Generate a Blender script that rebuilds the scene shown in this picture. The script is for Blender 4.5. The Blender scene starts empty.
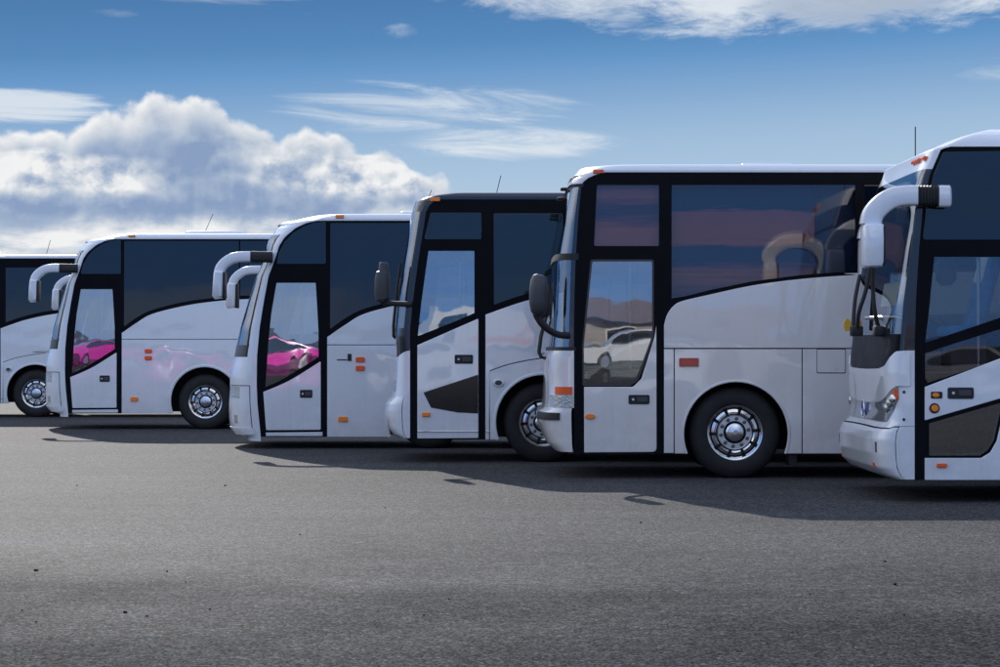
import bpy, bmesh, math, random
from mathutils import Vector, Matrix
from mathutils.geometry import delaunay_2d_cdt
R = math.radians
scene = bpy.context.scene
COL = scene.collection
F = 2200.0          # focal length in photo pixels (1000 wide)
CAMH = 1.41
YH = 349.0
random.seed(7)

# ------------------------------------------------------------------ node helpers
class E:
    """tiny expression builder for shader math nodes"""
    def __init__(s, nt, v): s.nt, s.v = nt, v
    def _op(s, op, *o, clamp=False):
        n = s.nt.nodes.new('ShaderNodeMath'); n.operation = op; n.use_clamp = clamp
        for i, a in enumerate((s,) + o):
            a = a.v if isinstance(a, E) else a
            if isinstance(a, (int, float)): n.inputs[i].default_value = a
            else: s.nt.links.new(a, n.inputs[i])
        return E(s.nt, n.outputs[0])
    def __add__(s, o): return s._op('ADD', o)
    def __radd__(s, o): return s._op('ADD', o)
    def __sub__(s, o): return s._op('SUBTRACT', o)
    def __rsub__(s, o): return E(s.nt, o)._op('SUBTRACT', s)
    def __mul__(s, o): return s._op('MULTIPLY', o)
    def __rmul__(s, o): return s._op('MULTIPLY', o)
    def __truediv__(s, o): return s._op('DIVIDE', o)
    def f(s, op, *o, clamp=False): return s._op(op, *o, clamp=clamp)
    def clamp(s): return s._op('ADD', 0.0, clamp=True)
    def sstep(s, a, b):
        n = s.nt.nodes.new('ShaderNodeMapRange'); n.interpolation_type = 'SMOOTHSTEP'
        s.nt.links.new(s.v, n.inputs[0]); n.inputs[1].default_value = a; n.inputs[2].default_value = b
        return E(s.nt, n.outputs[0])

def comb(nt, x, y, z=0.0):
    n = nt.nodes.new('ShaderNodeCombineXYZ')
    for i, a in enumerate((x, y, z)):
        a = a.v if isinstance(a, E) else a
        if isinstance(a, (int, float)): n.inputs[i].default_value = a
        else: nt.links.new(a, n.inputs[i])
    return n.outputs[0]
def noise(nt, vec, scale, detail=4.0, rough=0.5, dist=0.0):
    n = nt.nodes.new('ShaderNodeTexNoise')
    if vec is not None: nt.links.new(vec, n.inputs['Vector'])
    n.inputs['Scale'].default_value = scale; n.inputs['Detail'].default_value = detail
    n.inputs['Roughness'].default_value = rough; n.inputs['Distortion'].default_value = dist
    return E(nt, n.outputs[0])
def voro(nt, vec, scale, smooth=0.5):
    n = nt.nodes.new('ShaderNodeTexVoronoi'); n.feature = 'SMOOTH_F1'
    nt.links.new(vec, n.inputs['Vector']); n.inputs['Scale'].default_value = scale
    n.inputs['Smoothness'].default_value = smooth
    return E(nt, n.outputs['Distance'])
def ramp(nt, fac, stops, interp='LINEAR'):
    n = nt.nodes.new('ShaderNodeValToRGB'); n.color_ramp.interpolation = interp
    el = n.color_ramp.elements
    while len(el) < len(stops): el.new(0.5)
    for e, (p, c) in zip(el, stops):
        e.position = p
        e.color = (c[0], c[1], c[2], 1) if not isinstance(c, (int, float)) else (c, c, c, 1)
    nt.links.new(fac.v if isinstance(fac, E) else fac, n.inputs[0])
    return n.outputs[0]
def mixc(nt, fac, a, b, mode='MIX'):
    n = nt.nodes.new('ShaderNodeMix'); n.data_type = 'RGBA'; n.blend_type = mode
    def put(sock, v):
        if isinstance(v, E): v = v.v
        if isinstance(v, (int, float)): sock.default_value = v
        elif isinstance(v, tuple): sock.default_value = (*v, 1)
        else: nt.links.new(v, sock)
    put(n.inputs[0], fac); put(n.inputs[6], a); put(n.inputs[7], b)
    return n.outputs[2]

# ------------------------------------------------------------------ materials
def new_mat(name):
    m = bpy.data.materials.new(name); m.use_nodes = True
    nt = m.node_tree; return m, nt, nt.nodes['Principled BSDF']
def principled(name, col, rough=0.5, metal=0.0, coat=0.0, coat_r=0.03, ior=1.5, bump=None, var=0.0, var_scale=3.0, spec=0.5, rough_var=0.0):
    m, nt, b = new_mat(name)
    b.inputs['Base Color'].default_value = (*col, 1); b.inputs['Roughness'].default_value = rough
    b.inputs['Metallic'].default_value = metal; b.inputs['Coat Weight'].default_value = coat
    b.inputs['Coat Roughness'].default_value = coat_r; b.inputs['IOR'].default_value = ior
    b.inputs['Specular IOR Level'].default_value = spec
    tc = nt.nodes.new('ShaderNodeTexCoord')
    if var:
        n = noise(nt, tc.outputs['Object'], var_scale, 6, 0.6)
        c = ramp(nt, n, [(0.3, tuple(max(0, x * (1 - var)) for x in col)), (0.7, tuple(min(1, x * (1 + var)) for x in col))])
        nt.links.new(c, b.inputs['Base Color'])
        if rough_var:
            r = (n - 0.5) * rough_var + rough
            nt.links.new(r.v, b.inputs['Roughness'])
    if bump:
        n = noise(nt, tc.outputs['Object'], bump[0], 3, 0.5)
        bp = nt.nodes.new('ShaderNodeBump'); bp.inputs['Strength'].default_value = bump[1]; bp.inputs['Distance'].default_value = bump[2]
        nt.links.new(n.v, bp.inputs['Height']); nt.links.new(bp.outputs[0], b.inputs['Normal'])
        if coat: nt.links.new(bp.outputs[0], b.inputs['Coat Normal'])
    return m
def paint(name, col, dirt=(0.30, 0.28, 0.26)):
    """coach paint: clear-coated, slightly wavy panels, road film near the skirt"""
    m, nt, b = new_mat(name)
    tc = nt.nodes.new('ShaderNodeTexCoord'); sx = nt.nodes.new('ShaderNodeSeparateXYZ')
    nt.links.new(tc.outputs['Object'], sx.inputs[0])
    z = E(nt, sx.outputs[2])
    n1 = noise(nt, tc.outputs['Object'], 1.7, 6, 0.65)
    mp = nt.nodes.new('ShaderNodeMapping'); mp.inputs['Scale'].default_value = (9, 9, 0.7)
    nt.links.new(tc.outputs['Object'], mp.inputs[0])
    streak = noise(nt, mp.outputs[0], 2.2, 5, 0.6)
    film = (1 - z.sstep(0.2, 1.25)) * 0.42 * n1.sstep(0.25, 0.75) + streak.sstep(0.52, 0.85) * 0.12
    c = mixc(nt, film, col, dirt)
    c2 = mixc(nt, n1.sstep(0.3, 0.7) * 0.05, c, (0.55, 0.56, 0.6))
    nt.links.new(c2, b.inputs['Base Color'])
    r = film * 0.9 + 0.28
    nt.links.new(r.v, b.inputs['Roughness'])
    b.inputs['Coat Weight'].default_value = 1.0; b.inputs['Coat IOR'].default_value = 1.7
    cr = film * 0.5 + 0.02
    nt.links.new(cr.v, b.inputs['Coat Roughness'])
    w = noise(nt, tc.outputs['Object'], 1.3, 1.5, 0.4)
    bp = nt.nodes.new('ShaderNodeBump'); bp.inputs['Strength'].default_value = 0.35; bp.inputs['Distance'].default_value = 0.02
    nt.links.new(w.v, bp.inputs['Height']); nt.links.new(bp.outputs[0], b.inputs['Coat Normal'])
    return m
def glass_dark(name, col, wav=0.22):
    m, nt, b = new_mat(name)
    b.inputs['Base Color'].default_value = (*col, 1); b.inputs['Roughness'].default_value = 0.015
    b.inputs['IOR'].default_value = 1.6
    tc = nt.nodes.new('ShaderNodeTexCoord')
    w = noise(nt, tc.outputs['Object'], 1.1, 1.5, 0.4)
    bp = nt.nodes.new('ShaderNodeBump'); bp.inputs['Strength'].default_value = wav; bp.inputs['Distance'].default_value = 0.02
    nt.links.new(w.v, bp.inputs['Height']); nt.links.new(bp.outputs[0], b.inputs['Normal'])
    sx = nt.nodes.new('ShaderNodeSeparateXYZ'); nt.links.new(tc.outputs['Object'], sx.inputs[0])
    return m
def glass_clear(name, tint, refl, wav=0.06, fres=True, scl=1.6):
    """thin tinted pane: transmits a tinted share, mirrors the rest"""
    m = bpy.data.materials.new(name); m.use_nodes = True
    nt = m.node_tree; nt.nodes.clear()
    out = nt.nodes.new('ShaderNodeOutputMaterial'); mx = nt.nodes.new('ShaderNodeMixShader')
    tr = nt.nodes.new('ShaderNodeBsdfTransparent'); tr.inputs[0].default_value = (*tint, 1)
    gl = nt.nodes.new('ShaderNodeBsdfGlossy'); gl.inputs['Roughness'].default_value = 0.01
    gl.inputs[0].default_value = (0.95, 0.97, 1.0, 1)
    tc = nt.nodes.new('ShaderNodeTexCoord')
    w = noise(nt, tc.outputs['Object'], scl, 1.6, 0.45)
    bp = nt.nodes.new('ShaderNodeBump'); bp.inputs['Strength'].default_value = wav; bp.inputs['Distance'].default_value = 0.02
    nt.links.new(w.v, bp.inputs['Height']); nt.links.new(bp.outputs[0], gl.inputs['Normal'])
    lw = nt.nodes.new('ShaderNodeFresnel'); lw.inputs[0].default_value = 1.52
    fr = (E(nt, lw.outputs[0]) - 0.043).clamp() * (1 - refl) * (1.0 if fres else 0.0) + refl
    nt.links.new(fr.v, mx.inputs[0]); nt.links.new(tr.outputs[0], mx.inputs[1]); nt.links.new(gl.outputs[0], mx.inputs[2])
    nt.links.new(mx.outputs[0], out.inputs[0])
    return m

M = {}
M['white'] = paint('white_coach_paint', (0.78, 0.80, 0.84))
M['warmwhite'] = paint('off_white_coach_paint', (0.78, 0.74, 0.715))
M['roofwhite'] = principled('white_roof_paint', (0.80, 0.80, 0.80), 0.3, coat=0.6, var=0.03)
M['black'] = principled('black_body_trim', (0.005, 0.005, 0.007), 0.38, var=0.25, var_scale=6, rough_var=0.15, spec=0.08)
M['blackgloss'] = principled('black_gloss_paint', (0.010, 0.010, 0.013), 0.14, coat=0.6, var=0.15, bump=(1.5, 0.2, 0.01))
M['rubber'] = principled('black_rubber', (0.012, 0.012, 0.013), 0.6, var=0.3, var_scale=14)
M['tyre'] = principled('tyre_rubber', (0.014, 0.014, 0.0145), 0.75, var=0.35, var_scale=9, bump=(60, 0.3, 0.004))
M['under'] = principled('dark_underbody', (0.010, 0.010, 0.011), 0.8, var=0.3)
M['pane'] = glass_dark('tinted_side_glass', (0.002, 0.007, 0.016))
M['paneteal'] = glass_dark('teal_tinted_glass', (0.005, 0.014, 0.018))
M['blind'] = principled('mauve_sun_blind', (0.80, 0.42, 0.34), 0.8, var=0.12, var_scale=5)
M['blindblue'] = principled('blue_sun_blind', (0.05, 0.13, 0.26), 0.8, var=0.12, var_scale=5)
M['tint'] = glass_clear('half_tinted_glass', (0.80, 0.75, 0.76), 0.05, 0.05)
M['doorglass'] = glass_clear('door_glass', (0.62, 0.66, 0.66), 0.27, 0.10)
M['brightglass'] = glass_clear('light_door_glass', (0.62, 0.66, 0.68), 0.33, 0.13, scl=1.7)
M['darkglass'] = glass_clear('smoked_glass', (0.74, 0.80, 0.84), 0.07, 0.07)
M['screen'] = glass_clear('windscreen_glass', (0.70, 0.77, 0.77), 0.26, 0.03)
M['chrome'] = principled('polished_metal', (0.80, 0.79, 0.77), 0.16, 1.0, var=0.06, var_scale=20, rough_var=0.2)
M['steel'] = principled('brushed_steel', (0.70, 0.69, 0.68), 0.3, 0.9, var=0.1, var_scale=20)
M['nut'] = principled('dull_nut_steel', (0.16, 0.16, 0.17), 0.35, 0.8)
M['amber'] = principled('amber_lens', (0.95, 0.24, 0.005), 0.3, coat=0.4)
M['red'] = principled('red_lens', (0.42, 0.03, 0.015), 0.3, coat=0.4)
M['orange'] = principled('orange_lens', (0.85, 0.11, 0.01), 0.3, coat=0.4)
M['lens'] = principled('clear_lamp_lens', (0.56, 0.54, 0.48), 0.18, 0.55, coat=1.0, bump=(40, 0.5, 0.01))
M['lampgrey'] = principled('smoked_lamp_band', (0.34, 0.35, 0.37), 0.15, 0.4, coat=1.0, bump=(3, 0.2, 0.01))
M['emblem'] = principled('blue_emblem', (0.01, 0.08, 0.55), 0.3, coat=0.3)
M['greyplastic'] = principled('grey_plastic', (0.045, 0.045, 0.05), 0.45, var=0.15)
M['dash'] = principled('dashboard_plastic', (0.16, 0.16, 0.17), 0.6, var=0.1)
M['cabin'] = principled('cabin_lining', (0.34, 0.35, 0.36), 0.7, var=0.06)
M['liningmid'] = principled('grey_cabin_lining', (0.28, 0.29, 0.30), 0.7, var=0.06)
M['liningdark'] = principled('dark_grey_cabin_lining', (0.13, 0.14, 0.16), 0.7, var=0.06)
M['seat'] = principled('blue_seat_cloth', (0.05, 0.09, 0.20), 0.9, var=0.25, var_scale=20)
M['seatcyan'] = principled('cyan_seat_cloth', (0.03, 0.22, 0.50), 0.9, var=0.3, var_scale=9)
M['paper'] = principled('paper', (0.82, 0.84, 0.82), 0.8)
M['yellow'] = principled('yellow_plastic', (0.75, 0.42, 0.02), 0.35)
M['brown'] = principled('dark_bronze_trim', (0.055, 0.040, 0.036), 0.3)
M['decal'] = principled('smoked_door_glass', (0.014, 0.014, 0.015), 0.10, var=0.2)

# ------------------------------------------------------------------ mesh helpers
def link(name, me, mat, parent=None, smooth=False, props=None):
    o = bpy.data.objects.new(name, me)
    COL.objects.link(o)
    if mat is not None:
        for m in (mat if isinstance(mat, list) else [mat]): me.materials.append(m)
    if parent is not None: o.parent = parent
    if smooth:
        for p in me.polygons: p.use_smooth = True
    if props:
        for k, v in props.items(): o[k] = v
    return o
def from_bm(name, bm, mat, parent=None, smooth=False, auto=None):
    bmesh.ops.recalc_face_normals(bm, faces=bm.faces[:])
    me = bpy.data.meshes.new(name); bm.to_mesh(me); bm.free()
    o = link(name, me, mat, parent, smooth or auto is not None)
    if auto is not None: me.set_sharp_from_angle(angle=R(auto))
    return o
def box_bm(bm, x0, x1, y0, y1, z0, z1, bev=0.0, seg=2):
    r = bmesh.ops.create_cube(bm, size=1.0)
    vs = r['verts']
    for v in vs:
        v.co = Vector(((x0 + x1) / 2 + v.co.x * (x1 - x0), (y0 + y1) / 2 + v.co.y * (y1 - y0), (z0 + z1) / 2 + v.co.z * (z1 - z0)))
    if bev:
        es = list({e for v in vs for e in v.link_edges})
        bmesh.ops.bevel(bm, geom=es, offset=bev, segments=seg, profile=0.5, affect='EDGES')
    return bm
def box(name, x0, x1, y0, y1, z0, z1, mat, parent, bev=0.0, seg=2):
    bm = bmesh.new(); box_bm(bm, x0, x1, y0, y1, z0, z1, bev, seg)
    return from_bm(name, bm, mat, parent, auto=35 if bev else None)
def rnd(poly, r, seg=5):
    """round the corners of a polygon; r is a number or a list per corner"""
    out = []; n = len(poly)
    for i in range(n):
        rr = r[i] if isinstance(r, (list, tuple)) else r
        p0, p, p1 = Vector(poly[i - 1]), Vector(poly[i]), Vector(poly[(i + 1) % n])
        a, b = (p0 - p), (p1 - p)
        la, lb = a.length, b.length
        if rr <= 0 or la < 1e-6 or lb < 1e-6: out.append(tuple(p)); continue
        a.normalize(); b.normalize()
        ang = a.angle(b)
        if ang > R(172): out.append(tuple(p)); continue
        d = min(rr / math.tan(ang / 2), la * 0.48, lb * 0.48)
        q0, q1 = p + a * d, p + b * d
        for k in range(seg + 1):
            t = k / seg
            out.append(tuple(q0 * (1 - t) ** 2 + p * 2 * t * (1 - t) + q1 * t ** 2))
    return out
def spline(pts, sub=6):
    out = []; n = len(pts)
    for i in range(n - 1):
        p0 = Vector(pts[max(i - 1, 0)]); p1 = Vector(pts[i]); p2 = Vector(pts[i + 1]); p3 = Vector(pts[min(i + 2, n - 1)])
        for k in range(sub):
            t = k / sub
            q = 0.5 * ((2 * p1) + (p2 - p0) * t + (2 * p0 - 5 * p1 + 4 * p2 - p3) * t * t + (3 * p1 - p0 - 3 * p2 + p3) * t ** 3)
            out.append(tuple(q))
    out.append(tuple(pts[-1]))
    return out
def area(p):
    return 0.5 * sum(p[i - 1][0] * p[i][1] - p[i][0] * p[i - 1][1] for i in range(len(p)))
def slab_mesh(name, outer, holes, y0, y1, bev=0.0, tilt=0.0):
    """solid plate in the x-z plane between y0 (outer, camera side) and y1; polygon with holes; rounded outer rim"""
    loops = [outer] + list(holes)
    pts = []; faces = []; loop_ids = []
    for k, lp in enumerate(loops):
        lp = list(lp)
        cl = []
        for p in lp:
            if not cl or (Vector(p) - Vector(cl[-1])).length > 1e-4: cl.append(p)
        if (Vector(cl[0]) - Vector(cl[-1])).length < 1e-4: cl.pop()
        a = area(cl)
        if (k == 0 and a < 0) or (k > 0 and a > 0): cl.reverse()
        ids = list(range(len(pts), len(pts) + len(cl)))
        pts += [Vector(p) for p in cl]; faces.append(ids); loop_ids.append(ids)
    res = delaunay_2d_cdt(pts, [], faces, 1 if not holes else 2, 1e-6)
    vco, _, fcs, ov = res[0], res[1], res[2], res[3]
    # map input vertex -> output
    omap = {}
    for i, os_ in enumerate(ov):
        for q in os_: omap[q] = i
    if holes:
        # keep only faces inside outer and outside the holes
        def inside(p, poly):
            c = False; n = len(poly)
            for i in range(n):
                a, b = poly[i - 1], poly[i]
                if (a[1] > p[1]) != (b[1] > p[1]) and p[0] < (b[0] - a[0]) * (p[1] - a[1]) / (b[1] - a[1]) + a[0]: c = not c
            return c
        keep = []
        for f in fcs:
            c = sum((vco[i] for i in f), Vector((0, 0))) / len(f)
            if inside(c, [pts[i] for i in faces[0]]) and not any(inside(c, [pts[i] for i in h]) for h in faces[1:]): keep.append(f)
        fcs = keep
    sgn = 1 if y1 > y0 else -1
    verts = []; polys = []; mats = []
    n = len(vco)
    zs = [p.y for p in vco]; zmid = (min(zs) + max(zs)) / 2
    # inset ring for a bevelled look: move the front face inward along edge normals
    off = [Vector((0, 0))] * n
    if bev:
        for ids in loop_ids:
            m = len(ids)
            for k in range(m):
                p0, p, p1 = pts[ids[k - 1]], pts[ids[k]], pts[ids[(k + 1) % m]]
                e0 = (p - p0).normalized(); e1 = (p1 - p).normalized()
                n0 = Vector((-e0.y, e0.x)); n1 = Vector((-e1.y, e1.x))
                nn = n0 + n1
                if nn.length > 1e-3:
                    nn = nn / max(0.35, nn.length_squared / 2) 
                else: nn = n0
                off[omap[ids[k]]] = nn * bev
    for i in range(n): verts.append((vco[i].x + off[i].x, y0 - tilt * (vco[i].y - zmid), vco[i].y + off[i].y))
    for i in range(n): verts.append((vco[i].x, y0 + sgn * bev, vco[i].y))
    for i in range(n): verts.append((vco[i].x, y1, vco[i].y))
    for f in fcs:
        polys.append([i for i in f][::1]); polys.append([2 * n + i for i in f][::-1])
    for ids in loop_ids:
        m = len(ids)
        for k in range(m):
            a, b = omap[ids[k]], omap[ids[(k + 1) % m]]
            polys.append([n + a, n + b, b, a] if sgn > 0 else [a, b, n + b, n + a])
            polys.append([2 * n + a, 2 * n + b, n + b, n + a] if sgn > 0 else [n + a, n + b, 2 * n + b, 2 * n + a])
    me = bpy.data.meshes.new(name); me.from_pydata(verts, [], polys); me.validate(); me.update()
    bm = bmesh.new(); bm.from_mesh(me); bmesh.ops.recalc_face_normals(bm, faces=bm.faces[:]); bm.to_mesh(me); bm.free()
    return me
PRND = random.Random(5)
def slab(name, outer, y0, y1, mat, parent, holes=(), bev=0.0, tilt=0.0):
    if name == 'side_window' and tilt == 0.0: tilt = PRND.uniform(-0.0022, 0.0022)   # panes never sit perfectly true
    return link(name, slab_mesh(name, outer, holes, y0, y1, bev, tilt), mat, parent)
def sweep(bm, path, hw, hd, n=12, p=3.0, caps=True):
    """superellipse section (hw in-plane half width, hd half depth along y) along a 3D path"""
    rings = []
    P = [Vector(q) for q in path]
    for i, c in enumerate(P):
        t = (P[min(i + 1, len(P) - 1)] - P[max(i - 1, 0)]).normalized()
        yv = Vector((0, 1, 0)); 
        if abs(t.y) > 0.95: yv = Vector((1, 0, 0))
        nrm = t.cross(yv).normalized(); yv = nrm.cross(t).normalized()
        w = hw[i] if isinstance(hw, list) else hw; d = hd[i] if isinstance(hd, list) else hd
        ring = []
        for k in range(n):
            a = 2 * math.pi * k / n
            ca, sa = math.cos(a), math.sin(a)
            ring.append(bm.verts.new(c + nrm * (w * math.copysign(abs(ca) ** (2 / p), ca)) + yv * (d * math.copysign(abs(sa) ** (2 / p), sa))))
        rings.append(ring)
    for a, b in zip(rings, rings[1:]):
        for k in range(n): bm.faces.new((a[k], a[(k + 1) % n], b[(k + 1) % n], b[k]))
    if caps:
        bm.faces.new(rings[0]); bm.faces.new(rings[-1][::-1])
    return bm
def tube(name, path, hw, hd, mat, parent, n=12, p=2.0, auto=40):
    bm = bmesh.new(); sweep(bm, path, hw, hd, n, p)
    return from_bm(name, bm, mat, parent, auto=auto)
def lathe(name, prof, mat, parent, seg=48, c=(0, 0, 0), auto=30, sgn=1):
    """revolve (radius, depth) about the y axis at c; depth grows away from the camera for sgn=1"""
    bm = bmesh.new(); rings = []
    for r, d in prof:
        if r < 1e-5: rings.append([bm.verts.new((c[0], c[1] + sgn * d, c[2]))])
        else: rings.append([bm.verts.new((c[0] + r * math.cos(2 * math.pi * k / seg), c[1] + sgn * d, c[2] + r * math.sin(2 * math.pi * k / seg))) for k in range(seg)])
    for a, b in zip(rings, rings[1:]):
        for k in range(seg):
            k2 = (k + 1) % seg
            if len(a) == 1 and len(b) == 1: continue
            if len(a) == 1: bm.faces.new((a[0], b[k2], b[k]))
            elif len(b) == 1: bm.faces.new((a[k], a[k2], b[0]))
            else: bm.faces.new((a[k], a[k2], b[k2], b[k]))
    return from_bm(name, bm, mat, parent, auto=auto)
def thing(name, label, cat, loc, group=None):
    o = bpy.data.objects.new(name, None); COL.objects.link(o); o.location = loc
    o.empty_display_size = 0.3
    o['label'] = label; o['category'] = cat
    if group: o['group'] = group
    return o
def dup(o, parent=None):
    c = o.copy(); COL.objects.link(c)
    if parent is not None: c.parent = parent
    for ch in list(o.children): dup(ch, c)
    return c
def interp(pts, x):
    if x <= pts[0][0]: return pts[0][1]
    for (a, va), (b, vb) in zip(pts, pts[1:]):
        if x <= b: return va + (vb - va) * (x - a) / (b - a) if b > a else vb
    return pts[-1][1]

# ------------------------------------------------------------------ coach builder
W = 2.5; L = 12.0
class Coach:
    """measures are read in photo pixels on the coach's near side plane and turned into metres"""
    def __init__(s, name, label, px0, sc, zoff=CAMH, group='parked white coaches'):
        s.px0, s.sc, s.zoff = px0, sc, zoff
        s.Z = F / sc
        s.X = (px0 - 500) / sc
        s.root = thing(name, label, 'coach', (s.X, s.Z, -(zoff - CAMH)), group)
    def x(s, px): return (px - s.px0) / s.sc
    def z(s, py): return s.zoff + (YH - py) / s.sc
    def P(s, pts): return [(s.x(a), s.z(b)) for a, b in pts]
    def rect(s, x0, y0, x1, y1): return s.P([(x0, y1), (x1, y1), (x1, y0), (x0, y0)])
    # --- nose surface
    def nose(s, xc, sil, n, zr, H, kz=0.5):
        s.n, s.zr, s.H = n, zr, H
        s.xc_pts = sorted([(s.z(b), s.x(a)) for a, b in xc])
        zz = sorted([(s.zoff + (YH - b) / s.sc * (1 + kz / s.Z), a) for a, b in sil])
        s.dn = []
        for z, a in zz:
            lo, hi = 0.02, 2.4
            for _ in range(30):
                d = (lo + hi) / 2
                m = 1e9
                for k in range(1, 60):
                    x, y = s.plan(R(180 * k / 60), s.cx(z), d, 0.0)
                    m = min(m, 500 + (s.X + x) * F / (s.Z + y))
                if m > a: lo = d
                else: hi = d
            s.dn.append((z, d))
    def cx(s, z): return interp(s.xc_pts, z)
    def plan(s, t, xc, d, ins):
        h = W / 2 - ins
        ct, st = math.cos(t), math.sin(t)
        y = W / 2 - h * math.copysign(abs(ct) ** (2 / 3.2), ct)
        return xc - d * max(0.0, 1 - abs(ct) ** (2 * s.n / 3.2)) ** (1 / s.n), y
    def inset(s, z):
        r = s.H - s.zr
        if z <= s.zr: return 0.0
        u = min(1.0, (z - s.zr) / r)
        return s.rr * (1 - math.sqrt(max(0.0, 1 - u * u)))
    def S(s, t, z, off=0.0):
        x, y = s.plan(t, s.cx(z), interp(s.dn, z), s.inset(z))
        p = Vector((x, y, z))
        if off:
            e = 0.02
            t0, t1 = max(0.0, t - e), min(math.pi, t + e)
            a = Vector((*s.plan(t1, s.cx(z), interp(s.dn, z), s.inset(z)), z)) - Vector((*s.plan(t0, s.cx(z), interp(s.dn, z), s.inset(z)), z))
            b = s.S(t, z + 0.01) - s.S(t, z - 0.01)
            nn = a.cross(b)
            if nn.length > 1e-9:
                nn.normalize()
                if nn.x > 0: nn = -nn
                p += nn * off
        return p
    def patch(s, name, t0, t1, zlo, zhi, mat, parent=None, nt=36, nz=12, off=0.0, thick=0.0, zl=None):
        """piece of the nose surface; zlo / zhi are numbers or functions of the angle"""
        f0 = zlo if callable(zlo) else (lambda t: zlo)
        f1 = zhi if callable(zhi) else (lambda t: zhi)
        bm = bmesh.new(); g = []
        for i in range(nt + 1):
            t = R(t0 + (t1 - t0) * i / nt)
            row = []
            a, b = f0(math.degrees(t)), f1(math.degrees(t))
            for j in range(nz + 1):
                row.append(bm.verts.new(s.S(t, a + (b - a) * j / nz, off)))
            g.append(row)
        for i in range(nt):
            for j in range(nz): bm.faces.new((g[i][j], g[i + 1][j], g[i + 1][j + 1], g[i][j + 1]))
        if thick:
            bmesh.ops.recalc_face_normals(bm, faces=bm.faces[:])
            c = sum((f.normal.x for f in bm.faces)) 
            if c > 0: bmesh.ops.reverse_faces(bm, faces=bm.faces[:])
            bnd = [e for e in bm.edges if e.is_boundary]
            r = bmesh.ops.extrude_edge_only(bm, edges=bnd)
            nv = [v for v in r['geom'] if isinstance(v, bmesh.types.BMVert)]
            for v in nv: v.co.x += thick
            me = bpy.data.meshes.new(name); bm.normal_update(); bm.to_mesh(me); bm.free()
            o = link(name, me, mat, parent or s.root, True); me.set_sharp_from_angle(angle=R(35))
            return o
        return from_bm(name, bm, mat, parent or s.root, auto=50)
    def shell(s, roof_mat, side_holes, arches, skirt, far_hole=None, roof_y=None):
        """roof, black side frames with arch cut-outs, rear, floor, underbody"""
        r = s.root; zr, H = s.zr, s.H
        # roof: full perimeter rows above the side walls, closed on top
        ts = [R(180 * k / 36) for k in range(37)]
        rows = []
        K = 7
        bm = bmesh.new()
        for k in range(K + 1):
            z = zr + (H - zr) * math.sin(math.pi / 2 * k / K)
            ins = s.inset(z)
            pts = [Vector((L, ins, z)), Vector((6.0, ins, z))]
            pts += [s.S(t, z) for t in ts]
            pts += [Vector((6.0, W - ins, z)), Vector((L, W - ins, z))]
            rows.append([bm.verts.new(p) for p in pts])
        for a, b in zip(rows, rows[1:]):
            for i in range(len(a) - 1): bm.faces.new((a[i], a[i + 1], b[i + 1], b[i]))
            bm.faces.new((a[-1], a[0], b[0], b[-1]))
        bm.faces.new(rows[-1])
        from_bm('roof', bm, roof_mat, r, auto=50)
        # side outline
        front = [(s.cx(z), z) for z in [skirt + (zr - skirt) * k / 40 for k in range(41)]]
        def notch():
            pts = [(L, skirt)]
            for (ax, az, ar, fl) in sorted(arches, reverse=True):
                a0 = math.asin(max(-1, min(1, (skirt - az) / ar)))
                n = 28
                for k in range(n + 1):
                    a = a0 + (math.pi - 2 * a0) * k / n
                    pts.append((ax + ar * math.cos(a), az + ar * math.sin(a)))
            return pts
        out = front + [(L, zr)] + notch()
        slab('side_frame', out, 0.0, 0.04, M['black'], r, holes=side_holes)
        slab('side_frame', out, W, W - 0.04, M['black'], r, holes=[far_hole] if far_hole else [])
        if far_hole:
            slab('side_window', [(x, z) for x, z in far_hole], W + 0.004, W - 0.01, M['doorglass'], r)
        # far side cladding and windows
        wl = s.wline
        up = [(a, b) for a, b in wl]
        slab('side_panel', [(up[0][0], skirt)] + up + notch()[0:], W + 0.012, W + 0.001, s.white, r, bev=0.004) if False else None
        fz = 1.75
        pnts = [(s.cx(1.0) + 0.02, skirt), (s.cx(fz) + 0.02, fz), (L - 0.02, 2.05)] + [(min(px, L - 0.02), pz) for px, pz in notch()]
        slab('side_panel', pnts, W + 0.012, W + 0.001, s.white, r, bev=0.004)
        slab('side_window', [(2.1, 2.0), (L - 0.3, 2.2), (L - 0.3, zr - 0.12), (2.1, zr - 0.12)], W + 0.010, W + 0.001, M['pane'], r, bev=0.004)
        # rear wall, floor, underbody, bulkhead
        bm = bmesh.new(); box_bm(bm, L - 0.04, L + 0.06, 0.02, W - 0.02, skirt, zr + 0.0, 0.03)
        from_bm('rear_panel', bm, s.white, r, auto=35)
        bm = bmesh.new()
        box_bm(bm, s.cx(1.0) + 0.0, L - 0.05, 0.46, W - 0.46, 0.30, 1.14)
        box_bm(bm, s.cx(1.0) - 0.02, L - 0.05, 0.045, W - 0.045, 1.14, 1.18)
        box_bm(bm, s.cx(1.0) + 2.4 + 1.3, L - 0.05, 0.05, 0.42, 0.36, 0.42)
        from_bm('underbody', bm, M['under'], r)
    def cabin(s, lining='cabin', dash_z=1.32, bulk=1.55):
        """driver's area seen through the door"""
        r = s.root; x0 = s.cx(1.2)
        bm = bmesh.new()
        box_bm(bm, x0 - 0.05, x0 + bulk, 0.06, W - 0.06, 1.185, 1.20)
        from_bm('cabin_floor', bm, M['dash'], r)
        box('bulkhead', x0 + bulk, x0 + bulk + 0.04, 0.05, W - 0.05, 1.2, s.zr - 0.02, M[lining], r)  # partition added behind the cab to stop light
        bm = bmesh.new(); box_bm(bm, x0 - 0.02, x0 + 0.35, 0.45, W - 0.1, 1.2, dash_z + 0.10, 0.06, 3)
        box_bm(bm, x0 + 0.30, x0 + 0.5, 1.3, W - 0.12, 1.2, dash_z + 0.14, 0.05, 3)
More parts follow.
